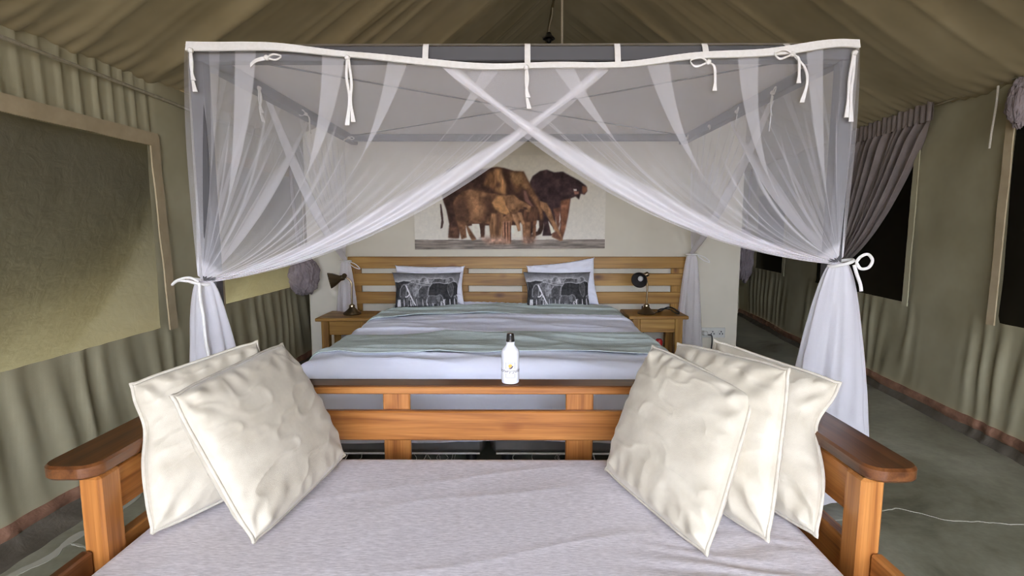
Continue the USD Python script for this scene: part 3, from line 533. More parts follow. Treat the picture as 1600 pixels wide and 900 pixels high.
# ------------------------------------------------------------------ the bed end of the room
hb = thing('headboard', (0.01, 4.43, 0), 'wide pine headboard of three horizontal boards with open gaps', 'headboard')
for z0, z1 in ((0.862, 0.960), (0.718, 0.820), (0.565, 0.664)):
    obj('board', box((-1.405, 4.385, z0), (1.425, 4.408, z1), 0.003), M['pine_x'], hb)
for x0, x1 in ((-1.405, -1.30), (-0.50, -0.395), (0.06, 0.165), (1.315, 1.422)):
    obj('upright', box((x0, 4.409, 0.0), (x1, 4.432, 0.957), 0.003), M['pine_z'], hb)

def nightstand(x0, x1, yf, yb, label, name='nightstand'):
    t = thing(name, ((x0 + x1) / 2, (yf + yb) / 2, 0), label, 'nightstand', 'pine nightstands beside the bed')
    zt = 0.52
    obj('top', box((x0, yf, zt - 0.026), (x1, yb, zt), 0.005), M['pine_x'], t)
    a, b, c, d = x0 + 0.035, x1 - 0.035, yf + 0.03, yb - 0.015; L = 0.058
    for x in (a, b - L):
        for y in (c, d - L): obj('leg', box((x, y, 0), (x + L, y + L, zt - 0.0265), 0.004), M['pine_z'], t)
    obj('front_apron', box((a + L + .0005, c + 0.008, zt - 0.135), (b - L - .0005, c + 0.028, zt - 0.0265), 0.003), M['pine_x'], t)
    obj('back_apron', box((a + L + .0005, d - 0.028, zt - 0.125), (b - L - .0005, d - 0.008, zt - 0.0265), 0.003), M['pine_x'], t)
    for x in (a + 0.006, b - 0.026): obj('side_apron', box((x, c + L + .0005, zt - 0.125), (x + 0.02, d - L - .0005, zt - 0.0265), 0.003), M['pine_y'], t)
    return t
nightstand(0.885, 1.345, 4.02, 4.382, 'pine nightstand right of the bed')
nightstand(-1.515, -1.085, 3.905, 4.28, 'pine nightstand left of the bed, half hidden by the bedding')

def desk_lamp(c, head, aim, label, knob, seed):
    """Base, curved stem and a bell shade that points along aim."""
    c, head, aim = np.array(c, float), np.array(head, float), np.array(aim, float); aim /= np.linalg.norm(aim)
    t = thing('desk_lamp', c, label, 'lamp', 'bronze desk lamps on the nightstands')
    obj('base', lathe([(0.001, 0.0), (0.066, 0.0), (0.070, 0.006), (0.066, 0.015), (0.050, 0.026), (0.028, 0.046), (0.020, 0.06), (0.012, 0.064), (0.0, 0.064)], c, 36), M['bronze'], t, smooth=35)
    obj('base_collar', lathe([(0.02, 0.058), (0.0235, 0.062), (0.022, 0.072), (0.010, 0.082), (0.0, 0.082)], c, 24), M['brass'], t, smooth=35)
    neck = head - aim * 0.045
    st = curve([c + [0, 0, 0.075], c + [0.002, 0, 0.16], c + [0.0, 0, 0.25], (c + [0, 0, 0.25]) * 0.35 + neck * 0.65 + [0, 0.01, 0.012], neck], 40)
    obj('stem', tube(st, 0.0065, 10), M['brass'], t, smooth=40)
    R = trimesh.geometry.align_vectors([0, 0, 1], aim)
    def put(m): m.apply_transform(R); m.apply_translation(head); return m
    obj('shade', put(lathe([(0.0, -0.055), (0.017, -0.055), (0.021, -0.05), (0.022, -0.022), (0.034, -0.005), (0.050, 0.022), (0.060, 0.048), (0.063, 0.062), (0.0605, 0.0625), (0.056, 0.046), (0.045, 0.02), (0.028, 0.002), (0.0, -0.004)], n=36)), M['bronze'], t, smooth=35)
    obj('lamp_lining', put(lathe([(0.0595, 0.058), (0.055, 0.0455), (0.044, 0.0205), (0.027, 0.003), (0.0, -0.002)], n=36)), M['lamp_inside'], t, smooth=35)
    obj('bulb', put(trimesh.creation.icosphere(2, 0.021).apply_translation((0, 0, 0.024))), M['bulb'], t, smooth=True)
    k = lathe([(0.0, -0.02), (0.015, -0.02), (0.019, -0.014), (0.019, 0.014), (0.015, 0.02), (0.0, 0.02)], n=20)
    k.apply_transform(trimesh.geometry.align_vectors([0, 0, 1], np.array(knob, float) / np.linalg.norm(knob))); k.apply_translation(head - aim * 0.045 + np.array(knob) * 0.03)
    obj('swivel_knob', k, M['bronze'], t, smooth=35)
    return t
rl = desk_lamp((1.045, 4.14, 0.52), (0.985, 4.09, 0.812), (-0.45, -0.86, -0.22), 'bronze desk lamp on the right nightstand, its dark shade turned to the front', (0.9, -0.1, 0.42), 1)
obj('lamp_cord', tube(curve([(1.105, 4.17, 0.526), (1.16, 4.20, 0.527), (1.20, 4.24, 0.534), (1.235, 4.22, 0.560), (1.275, 4.18, 0.556), (1.305, 4.14, 0.532), (1.29, 4.11, 0.526), (1.27, 4.15, 0.530), (1.25, 4.22, 0.545), (1.20, 4.27, 0.540), (1.16, 4.24, 0.528)], 90), 0.0052, 8), M['black'], rl, smooth=40, label='black cord coiled beside the base')
obj('lamp_cord', tube(curve([(1.075, 4.400, 0.545), (1.075, 4.401, 0.47), (1.085, 4.402, 0.36), (1.10, 4.41, 0.25), (1.14, 4.42, 0.16), (1.19, 4.42, 0.12)], 40), 0.0055, 8), M['black'], rl, smooth=40, label='thin dark cord hanging behind the nightstand')
desk_lamp((-1.29, 4.10, 0.52), (-1.385, 4.06, 0.805), (-0.90, -0.38, -0.20), 'bronze desk lamp on the left nightstand, its shade pointing left', (0.5, -0.75, 0.4), 2)
rp = thing('red_plug', (1.205, 4.36, 0.15), 'small red plug adapter under the right nightstand', 'plug')
obj('plug_body', box((1.18, 4.34, 0.0), (1.235, 4.382, 0.26), 0.01), M['black'], rp, label='dark strip body')
obj('plug_cap', lathe([(0.0, -0.03), (0.024, -0.028), (0.03, -0.01), (0.03, 0.012), (0.02, 0.03), (0.0, 0.032)], (1.207, 4.335, 0.245), 20), M['red'], rp, smooth=40, label='red plug head')

so = thing('wall_outlet', (1.69, 4.44, 0.31), 'ivory triple socket plate on the white partition', 'socket')
obj('plate', box((1.585, 4.436, 0.265), (1.80, 4.4495, 0.352), 0.004), M['outlet'], so)
for k, x in enumerate((1.62, 1.692, 1.764)):
    obj('socket', lathe([(0.026, 0.0), (0.026, 0.004), (0.022, 0.004), (0.021, 0.001), (0.0, 0.001)], (0, 0, 0), 20).apply_transform(trimesh.transformations.rotation_matrix(PI / 2, [1, 0, 0])).apply_translation((x, 4.436, 0.305)), M['outlet'], so, smooth=35)
    obj('pin_hole', cat_(*[box((x + dx - 0.005, 4.4335, 0.305 + dz - 0.006), (x + dx + 0.005, 4.4355, 0.305 + dz + 0.006), 0.002) for dx, dz in ((-0.011, -0.006), (0.011, -0.006), (0, 0.012))]), M['outlet_dark'], so)
pg = thing('plug', (1.64, 4.41, 0.305), 'ivory plug with a dark lead in the socket plate', 'plug')
obj('plug_head', box((1.598, 4.395, 0.285), (1.642, 4.4325, 0.328), 0.010), M['outlet'], pg)
obj('lead', tube(curve([(1.64, 4.40, 0.297), (1.668, 4.39, 0.29), (1.672, 4.39, 0.22), (1.66, 4.39, 0.12), (1.63, 4.39, 0.006)], 40), 0.005, 8), M['black'], pg, smooth=40)

# the elephant print: flat ink on canvas, drawn here as polygons
def mottle(h, w, s, seed, o=4):
    y, x = np.mgrid[0:h, 0:w]; return fbm(np.stack([x / s, y / s, x * 0], -1), o, seed)
def canvas_art(W, H):
    S = 2; sx, sy = W * S / 1460.0, H * S / 695.0
    im = np.zeros((H * S, W * S, 3)); yy = np.linspace(0, 1, H * S)[:, None, None]
    im[:] = np.array((236, 227, 205)) * (1 - yy) + np.array((246, 240, 226)) * yy
    gh = int((695 - 85 + 10) * sy); g = mottle(H * S, W * S, 14 * S / 2, 3)[..., None]
    edge = gh + (8 * np.linspace(0, 1, W * S) * sy + 6 * (n1(np.arange(W * S) / 40, 3) - 0.5)).astype(int)
    mask = (np.arange(H * S)[:, None] > edge[None])[..., None]
    streak = fbm(np.stack(np.broadcast_arrays(np.arange(W * S)[None] / 60, np.arange(H * S)[:, None] / 5.0, 0.0), -1), 4, 7)[..., None]
    im = np.where(mask, np.array((150, 139, 128)) * (0.62 + 0.8 * streak), im)
    sc = lambda P: [((x - 70) * sx, (y - 85) * sy) for x, y in P]
    def blob(P, col, tex=0.25, blur=1.0, seed=1, lit=None, stretch=(1, 1)):
        nonlocal im
        m = Image.new('L', (W * S, H * S)); ImageDraw.Draw(m).polygon(sc(P), fill=255)
        a = gaussian_filter(np.asarray(m, float) / 255, blur * S)[..., None]
        y, x = np.mgrid[0:H * S, 0:W * S]; t = fbm(np.stack([x / (9.0 * S * stretch[0]), y / (9.0 * S * stretch[1]), x * 0], -1), 4, seed)[..., None]
        c = np.array(col, float) * 1.32 * (1 + tex * 2.4 * (t - 0.5))
        im = im * (1 - a) + a * c
    dark, dk2 = (62, 44, 37), (47, 35, 33)
    # right elephant
    blob([(952, 285), (975, 238), (1030, 203), (1080, 192), (1135, 212), (1200, 208), (1262, 240), (1322, 272), (1378, 312), (1386, 350), (1368, 377), (1338, 370), (1326, 412), (1300, 390), (1262, 405), (1254, 455), (1240, 545), (1216, 650), (1200, 715), (1172, 700), (1188, 600), (1182, 500), (1150, 520), (1146, 600), (1120, 680), (1052, 680), (1062, 600), (1030, 520), (985, 430), (955, 340)], (58, 44, 44), 0.35, seed=4)
    blob([(1190, 420), (1258, 405), (1248, 500), (1222, 640), (1200, 700), (1180, 690), (1196, 590), (1186, 500)], (120, 82, 62), 0.3, 1.5, 5)
    blob([(1130, 480), (1180, 470), (1190, 580), (1165, 640), (1150, 560)], (104, 72, 58), 0.3, 1.5, 6)
    blob([(1350, 312), (1384, 320), (1384, 352), (1362, 372), (1348, 350)], (112, 78, 60), 0.2, 1, 7)
    blob([(1282, 334), (1306, 336), (1308, 350), (1288, 352)], (180, 170, 160), 0.1, 0.6, 8); blob([(1285, 352), (1322, 356), (1322, 372), (1295, 376)], (140, 100, 85), 0.1, 0.8, 8)
    # matriarch
    blob([(330, 690), (338, 590), (318, 480), (298, 430), (276, 330), (288, 255), (330, 188), (400, 157), (480, 154), (600, 186), (700, 170), (760, 178), (832, 200), (906, 205), (938, 270), (978, 342), (1018, 412), (1048, 482), (1060, 562), (1056, 632), (1038, 668), (1000, 684), (966, 668), (980, 650), (1012, 648), (1026, 620), (1024, 570), (1004, 560), (992, 690), (950, 730), (908, 728), (900, 560), (860, 600), (610, 600), (606, 690), (575, 690), (560, 590), (420, 620), (410, 695)], dark, 0.35, seed=9)
    blob([(600, 300), (636, 222), (700, 178), (736, 190), (726, 250), (700, 300), (700, 355), (660, 320)], (122, 88, 60), 0.4, 3, 10, stretch=(0.6, 2))
    blob([(690, 185), (735, 188), (760, 250), (778, 305), (772, 372), (720, 365), (690, 330), (735, 310), (700, 250)], (150, 112, 76), 0.4, 2.5, 11, stretch=(0.6, 2))
    blob([(735, 200), (790, 196), (800, 280), (790, 360), (776, 372), (780, 300)], (60, 42, 32), 0.2, 3, 12)
    blob([(800, 206), (900, 208), (932, 268), (955, 330), (925, 335), (880, 318), (842, 318), (808, 268)], (132, 100, 68), 0.35, 3, 13)
    blob([(830, 300), (890, 300), (880, 350), (840, 360)], (100, 72, 50), 0.3, 3, 13)
    blob([(898, 225), (930, 270), (975, 345), (1018, 415), (1044, 482), (1052, 560), (1038, 560), (1022, 490), (985, 430), (940, 350), (905, 290)], (120, 88, 62), 0.35, 2.5, 14)
    blob([(906, 340), (925, 350), (945, 410), (980, 465), (955, 455), (915, 420)], (112, 82, 72), 0.2, 1.2, 15)
    blob([(270, 440), (278, 440), (290, 520), (294, 580), (284, 618), (270, 622), (280, 560), (272, 500)], (66, 50, 46), 0.1, 0.6, 16)
    blob([(340, 620), (400, 620), (408, 694), (338, 694)], (92, 66, 52), 0.4, 3, 17)
    # younger elephants between
    blob([(900, 470), (1010, 470), (1015, 560), (960, 575), (952, 730), (908, 732), (905, 600)], (84, 60, 46), 0.4, 1.2, 18, stretch=(0.6, 2))
    blob([(925, 580), (955, 575), (950, 728), (918, 730)], (122, 90, 66), 0.3, 1.5, 19); blob([(980, 570), (1004, 565), (998, 690), (975, 725), (952, 722), (975, 680)], (112, 80, 60), 0.3, 1, 20)
    blob([(1030, 422), (1080, 438), (1112, 490), (1136, 560), (1172, 630), (1208, 714), (1188, 722), (1124, 690), (1122, 672), (1152, 655), (1108, 575), (1064, 500), (1036, 470)], (134, 100, 72), 0.35, 1, 21)
    blob([(1126, 655), (1160, 650), (1200, 716), (1130, 690)], (84, 60, 50), 0.3, 1.5, 22)
    # adolescent at the front
    blob([(372, 430), (390, 390), (440, 350), (492, 334), (560, 345), (640, 362), (704, 365), (740, 420), (740, 600), (732, 690), (748, 728), (690, 740), (655, 700), (642, 590), (580, 582), (470, 592), (510, 650), (546, 704), (512, 714), (480, 660), (462, 600), (470, 690), (430, 705), (405, 600), (378, 500)], (104, 76, 56), 0.4, seed=23)
    blob([(480, 345), (560, 348), (640, 372), (650, 420), (600, 440), (612, 500), (580, 560), (530, 540), (500, 440), (470, 380)], (146, 108, 78), 0.35, 6, 24)
    blob([(590, 395), (670, 380), (665, 440), (690, 490), (640, 560), (600, 570), (630, 490)], (66, 47, 38), 0.3, 6, 25)
    blob([(372, 420), (420, 390), (470, 420), (480, 560), (410, 590), (380, 500)], (80, 58, 46), 0.3, 5, 26)
    blob([(665, 432), (712, 374), (764, 382), (772, 440), (802, 512), (792, 528), (742, 512), (690, 482)], (158, 118, 80), 0.3, 1.2, 27)
    blob([(760, 382), (830, 376), (872, 410), (932, 440), (962, 462), (956, 502), (932, 504), (916, 478), (880, 480), (860, 505), (812, 512), (772, 452)], (124, 92, 66), 0.4, 1, 28)
    blob([(772, 390), (830, 385), (850, 440), (800, 470)], (146, 110, 80), 0.35, 4, 29); blob([(900, 465), (930, 470), (935, 485), (910, 488)], (60, 44, 38), 0.1, 1.2, 29)
    blob([(662, 512), (752, 516), (742, 600), (732, 690), (746, 726), (700, 734), (656, 712), (652, 600)], (132, 98, 70), 0.4, 1.5, 30, stretch=(0.5, 2)); blob([(700, 512), (724, 512), (716, 700), (700, 700)], (86, 62, 48), 0.2, 2, 31)
    # calves
    blob([(742, 545), (800, 512), (852, 508), (890, 510), (916, 590), (920, 680), (902, 690), (898, 600), (872, 560), (880, 640), (862, 646), (850, 590), (820, 560), (806, 640), (808, 735), (762, 738), (736, 722)], (118, 86, 62), 0.4, 1, 32)
    blob([(815, 515), (848, 520), (868, 600), (876, 640), (862, 645), (846, 592)], (152, 116, 86), 0.25, 1.2, 33); blob([(858, 505), (888, 508), (912, 590), (900, 600), (880, 560)], (150, 114, 84), 0.25, 1.2, 34)
    for x in (748, 768, 790): blob([(x, 570), (x + 12, 570), (x + 14, 735), (x + 2, 735)], (160, 118, 94), 0.3, 1.0, 35)
    for x in (760, 782, 800): blob([(x, 580), (x + 6, 580), (x + 7, 730), (x + 1, 730)], (64, 44, 38), 0.2, 1.0, 36)
    for P in ([(512, 588), (566, 590), (575, 640), (576, 690), (548, 694), (520, 650)], [(465, 600), (474, 640), (492, 690), (472, 690)], [(815, 602), (850, 606), (862, 650), (884, 648), (890, 690), (818, 692)], [(1095, 570), (1128, 620), (1140, 652), (1118, 668)], [(1020, 568), (1022, 620), (1004, 640), (1000, 600)], [(1182, 515), (1186, 560), (1178, 590)]): blob(P, (196, 190, 176), 0.05, 0.6, 37)
    for P in ([(560, 690), (760, 690), (820, 740), (640, 745)], [(900, 690), (1010, 690), (980, 740), (900, 740)]): blob(P, (140, 112, 96), 0.4, 4, 38)
    im = im * (0.965 + 0.07 * mottle(H * S, W * S, 9 * S / 2, 39, 3)[..., None])
    im = np.clip(im, 0, 255).reshape(H, S, W, S, 3).mean((1, 3))
    return im
def cushion_art(W, H):
    """A dusty black and white herd: each animal a dark body with a pale rim, ears, trunk, tusk and legs."""
    S = 3; yy = np.linspace(0, 1, H * S)[:, None]; xx = np.linspace(0, 1, W * S)[None]
    im = 84 + 100 * sstep(0.0, 0.45, yy) * (1 - 0.5 * sstep(0.70, 1.0, xx)) + 34 * (mottle(H * S, W * S, 60, 5) - 0.5) + 0 * xx
    def put(v, draw, blur):
        nonlocal im
        m = Image.new('L', (W * S, H * S)); draw(ImageDraw.Draw(m)); a = gaussian_filter(np.asarray(m, float) / 255, blur * S); im = im * (1 - a) + a * v
    def animal(cx, cy, h, d, tone, seed, rim=172):
        """cx, cy: middle of the body (shares of the print), h: shoulder height, d: +1 faces right."""
        q = lambda P: [((cx + d * x * h * 0.30) * W * S, (cy + y * h) * H * S) for x, y in P]; k = h * H * S
        t = fbm(np.stack(np.broadcast_arrays(xx * 40 + seed, yy * 16, 0.0 * xx), -1), 4, seed); col = tone * (0.55 + 0.95 * t)
        body = [(-1.05, 0.05), (-1.0, -0.22), (-0.75, -0.40), (-0.3, -0.43), (0.1, -0.38), (0.45, -0.42), (0.75, -0.5), (1.02, -0.46), (1.2, -0.28), (1.28, -0.02), (1.26, 0.2), (1.1, 0.16), (0.98, 0.02), (0.8, 0.12), (0.5, 0.2), (-0.1, 0.22), (-0.7, 0.22)]
        rimP = lambda D: (D.polygon(q(body), fill=255), D.line(q(body + body[:1]), fill=255, width=int(0.05 * k) + 1))
        put(rim, rimP, 1.6); put(col, lambda D: D.polygon(q(body), fill=255), 0.5)
        for x in (-0.88, -0.55, 0.35, 0.68):
            put(col * 0.9, lambda D: D.polygon(q([(x - 0.15, 0.1), (x + 0.16, 0.1), (x + 0.12, 0.62), (x - 0.11, 0.62)]), fill=255), 0.5)
            put(min(225, rim + 5), lambda D: D.line(q([(x + 0.17, 0.2), (x + 0.14, 0.62)]), fill=255, width=max(1, int(0.035 * k))), 0.4)
        put(col * 0.8, lambda D: D.line(q([(1.16, -0.1), (1.24, 0.15), (1.22, 0.36), (1.30, 0.5)]), fill=255, width=int(0.10 * k), joint='curve'), 0.4)
        ear = [(0.35, -0.38), (0.6, -0.46), (0.78, -0.3), (0.76, -0.02), (0.6, 0.12), (0.45, -0.02), (0.34, -0.2)]
        put(rim * 0.75, lambda D: D.line(q(ear + ear[:1]), fill=255, width=max(1, int(0.035 * k))), 0.4); put(col * 1.35, lambda D: D.polygon(q(ear), fill=255), 0.6)
        put(225, lambda D: D.line(q([(1.08, 0.0), (1.22, 0.10), (1.40, 0.10)]), fill=255, width=max(2, int(0.045 * k)), joint='curve'), 0.3)
    for a in ((0.22, 0.46, 0.44, 1, 120, 11), (0.40, 0.44, 0.46, 1, 112, 12), (0.60, 0.42, 0.50, -1, 100, 13), (0.74, 0.43, 0.50, 1, 78, 20), (0.93, 0.66, 0.42, 1, 58, 14), (0.10, 0.62, 0.78, -1, 46, 15), (0.30, 0.66, 0.64, 1, 66, 16), (0.46, 0.66, 0.66, -1, 88, 17), (0.58, 0.68, 0.60, 1, 74, 21), (0.76, 0.64, 0.70, 1, 44, 18), (0.63, 0.84, 0.34, 1, 70, 19)): animal(*a)
    put(205, lambda D: D.line([(0.20 * W * S, 0.40 * H * S), (0.25 * W * S, 0.62 * H * S), (0.34 * W * S, 0.98 * H * S)], fill=255, width=int(0.02 * W * S), joint='curve'), 0.6)
    im = im * (0.88 + 0.24 * mottle(H * S, W * S, 8, 15, 3)) + 16 * sstep(0.5, 1, yy) * (mottle(H * S, W * S, 30, 16) - 0.2)
    im = np.clip((im - 108) * 1.2 + 134, 16, 255).reshape(H, S, W, S).mean((1, 3))
    return np.repeat(im[..., None], 3, 2) * np.array((1.0, 0.985, 0.985))
def ink(im):
    c = np.clip(im / 255.0, 0, 1); return np.where(c <= 0.04045, c / 12.92, ((c + 0.055) / 1.055) ** 2.4) * 0.86
pa = thing('wall_picture', (-0.05, 4.435, 1.4), 'wide canvas print of brown elephants hung above the headboard', 'picture')
AW, AH = 420, 200
art = ink(canvas_art(AW, AH)); px0, px1, pz0, pz1, py = -0.842, 0.750, 1.020, 1.788, 4.415
Xg, Zg = np.meshgrid(np.linspace(px0, px1, AW), np.linspace(pz0, pz1, AH), indexing='ij')
tl = lambda X, Z: Z + 0.010 * (X - px0) / (px1 - px0)
obj('print', gridmesh(np.stack([Xg, np.full_like(Xg, py - 0.001), tl(Xg, Zg)], -1)), M['print'], pa, smooth=True, prim={'ink': art[::-1].transpose(1, 0, 2).reshape(-1, 3)}, label='brown elephants printed on beige canvas')
edge = box((px0, py, pz0), (px1, 4.4495, pz1), 0.002); edge.vertices[:, 2] = tl(edge.vertices[:, 0], edge.vertices[:, 2])
obj('stretcher', edge, M['pillow'], pa, label='canvas edge on its stretcher')

# bed: two bases and mattresses, duvet, throws, pillows
BX0, BX1, BYF, BYH, BT = -1.03, 0.81, 2.43, 4.375, 0.555
for k, (x0, x1, lb) in enumerate(((BX0, -0.142, 'left grey bed base seen under the daybed rail'), (-0.122, BX1, 'right grey bed base seen under the daybed rail'))):
    t = thing('bed_base', ((x0 + x1) / 2, 3.4, 0), lb, 'bed base')
    obj('base_body', box((x0, BYF + 0.01, 0.10), (x1, BYH, 0.315), 0.030), M['base_cloth'], t, smooth=40)
    obj('piping', tube(np.array([(x0 + 0.03, BYF + 0.012, 0.108), (x1 - 0.03, BYF + 0.012, 0.108)]), 0.005, 6), M['tape'], t, smooth=40, label='pale piping along the lower edge')
    rg = np.random.default_rng(k); obj('loose_threads', cat_(*[tube(curve([(q, BYF + 0.008, 0.108), (q + rg.uniform(-.02, .02), BYF + 0.006, 0.085), (q + rg.uniform(-.03, .03), BYF + 0.004, 0.108 - rg.uniform(0.03, 0.06))], 8), 0.0011, 4) for q in rg.uniform(x0 + 0.1, x1 - 0.1, 16)]), M['tape'], t, kind='stuff')
    for a in (x0 + 0.08, x1 - 0.08):
        for b in (BYF + 0.12, BYH - 0.12): obj('foot', lathe([(0, 0), (0.026, 0), (0.03, 0.09), (0.03, 0.1005), (0, 0.1005)], (a, b, 0), 16), M['black'], t, smooth=35)
    obj('mattress', box((x0 + 0.004, BYF + 0.02, 0.3155), (x1 - 0.004, BYH, BT - 0.035), 0.035), M['duvet'], t, smooth=40, label='white mattress')
def bedtop(X, Y):
    """Height of the duvet: wrinkled cotton over two mattresses with a soft roll at the edges."""
    P = np.stack([X * 2.2 + 0.5 * Y, Y * 5.5, X * 0], -1)
    w = 0.024 * (fbm(P, 4, 21) - 0.5) + 0.020 * (1 - np.abs(2 * noise(np.stack([X * 1.7 + 0.4 * Y, Y * 9 + 0.8 * np.sin(X * 2), X * 0], -1), 22) - 1)) ** 3
    w = w + 0.022 * np.exp(-((Y - 3.52) / 0.22) ** 2) * (0.6 + 0.4 * np.sin(2.5 * X + 0.5)) + 0.012 * np.exp(-((X + 0.13) / 0.5) ** 2)
    return BT + w * sstep(-0.02, 0.2, np.minimum(np.minimum(X - BX0, BX1 - X), Y - BYF) + 0.10)
def drape(X0, hem_side, hem_foot, nx=230, ny=210, y_end=BYH - 0.02, y_foot=True, lift=0.0, r=0.07):
    """Maps a cloth parameter plane over the bed's edges."""
    cx, hw = (BX0 + BX1) / 2, (BX1 - BX0) / 2 + 0.012
    def prof(u, w, h):                                                # u: signed arc length from the middle -> (offset, drop)
        a = np.abs(u); q = r * PI / 2; f = w - r
        off = np.where(a < f, a, np.where(a < f + q, f + r * np.sin(np.clip((a - f) / r, 0, PI / 2)), w + 0.05 * np.clip(a - f - q, 0, None)))
        dr = np.where(a < f, 0, np.where(a < f + q, r * (1 - np.cos(np.clip((a - f) / r, 0, PI / 2))), r + np.clip(a - f - q, 0, None)))
        return np.sign(u) * off, dr
    return cx, hw, prof
def over_bed(U, V, y_ref, lift=0.0, r=0.07, ruffle=0.015, seed=0):
    """U: cloth coordinate across the bed from its middle; V: along it, where V < BYF goes over the foot."""
    cx, hw, prof = drape(0, 0, 0, r=r)
    ox, dx = prof(U, hw, 0); vf = BYF - 0.012
    fv = vf + r; a = np.clip(fv - V, 0, None); q = r * PI / 2
    oy = np.where(a <= 0, V, np.where(a < q, fv - r * np.sin(np.clip(a / r, 0, PI / 2)), vf - 0.03 * (a - q))); dy = np.where(a <= 0, 0, np.where(a < q, r * (1 - np.cos(np.clip(a / r, 0, PI / 2))), r + (a - q)))
    X = cx + ox; Y = oy; d = np.maximum(dx, dy); both = np.minimum(dx, dy)
    X = X + np.sign(U) * sstep(r, r + 0.3, dx) * (ruffle * np.sin(V * 14 + seed) + ruffle * 1.6 * (n1(V * 5, seed) - 0.5)) + np.sign(U) * lift * sstep(0.02, r, dx)
    Y = Y - sstep(r, r + 0.3, dy) * (ruffle * 0.6 * np.sin(U * 9 + seed) + ruffle * (n1(U * 4, seed + 1) - 0.5)) - lift * sstep(0.02, r, dy)
    Z = bedtop(np.clip(X, BX0, BX1), np.clip(Y, BYF, 9)) + lift - d
    return np.stack([X, Y, Z], -1)
U, V = np.meshgrid(np.linspace(-1.27, 1.25, 260), np.linspace(BYF - 0.37, BYH - 0.01, 230), indexing='ij')
obj('duvet', gridmesh(over_bed(U, V, 0, seed=3)), M['duvet'], smooth=True, label='crumpled white duvet draped over the double bed', cat='duvet')
def throw(y0f, y1f, u0, u1, lift, label, seed, nx=300, ny=60):
    Ug = np.linspace(u0, u1, nx)[:, None]; T = np.linspace(0, 1, ny)[None]
    Vg = y0f(Ug) * (1 - T) + y1f(Ug) * T; Ug = Ug + 0 * T
    P = over_bed(Ug, Vg, 0, lift=lift, r=0.08, seed=seed)
    P[..., 2] += 0.008 * (1 - np.abs(2 * noise(np.stack([P[..., 0] * 1.6 + seed, P[..., 1] * 13 + 0.6 * np.sin(P[..., 0] * 3), P[..., 0] * 0], -1), seed) - 1)) ** 2 + 0.010 * (fbm(np.stack([P[..., 0] * 2, P[..., 1] * 6, P[..., 0] * 0], -1), 3, seed + 1) - 0.4) * sstep(0, 0.2, T) * sstep(1, 0.8, T)
    th = thing('throw_blanket', P[nx // 2, ny // 2], label, 'blanket', 'sage green throws laid across the bed')
    obj('blanket', shell(P, 0.004), M['throw'], th, smooth=50)
    r = np.random.default_rng(seed); fr_ = []
    for e, s in ((0, -1), (nx - 1, 1)):
        for k in range(46):
            j = min(ny - 1, int((k + r.random()) / 46 * ny)); p = P[e, j]; out = P[e, j] - P[e - s * 3, j]; out = out / (np.linalg.norm(out) + 1e-9)
            L = r.uniform(0.035, 0.06); q = p + out * L * 0.5 + [s * r.uniform(0.0, 0.012), r.uniform(-.008, .008), -0.004]; q2 = p + out * L * 0.85 + [s * r.uniform(0.0, .016), r.uniform(-.014, .014), -0.02]
            fr_.append(tube(np.array([p, q, q2]), 0.0022, 4))
    obj('fringe', cat_(*fr_), M['throw'], th, kind='stuff')
    return th
throw(lambda u: 2.575 + 0.02 * np.sin(u * 3), lambda u: 3.06 + 0.025 * np.sin(u * 2.2 + 1), -1.02, 1.00, 0.010, 'sage green fringed throw lying across the foot of the bed', 31)
throw(lambda u: 3.73 - 0.16 * sstep(-0.3, -1.0, u) + 0.02 * np.sin(u * 2), lambda u: 4.20 - 0.10 * sstep(-0.5, -1.0, u) + 0.01 * np.sin(u * 3 + 1), -1.04, 1.04, 0.010, 'sage green throw lying across the bed just before the pillows', 37)

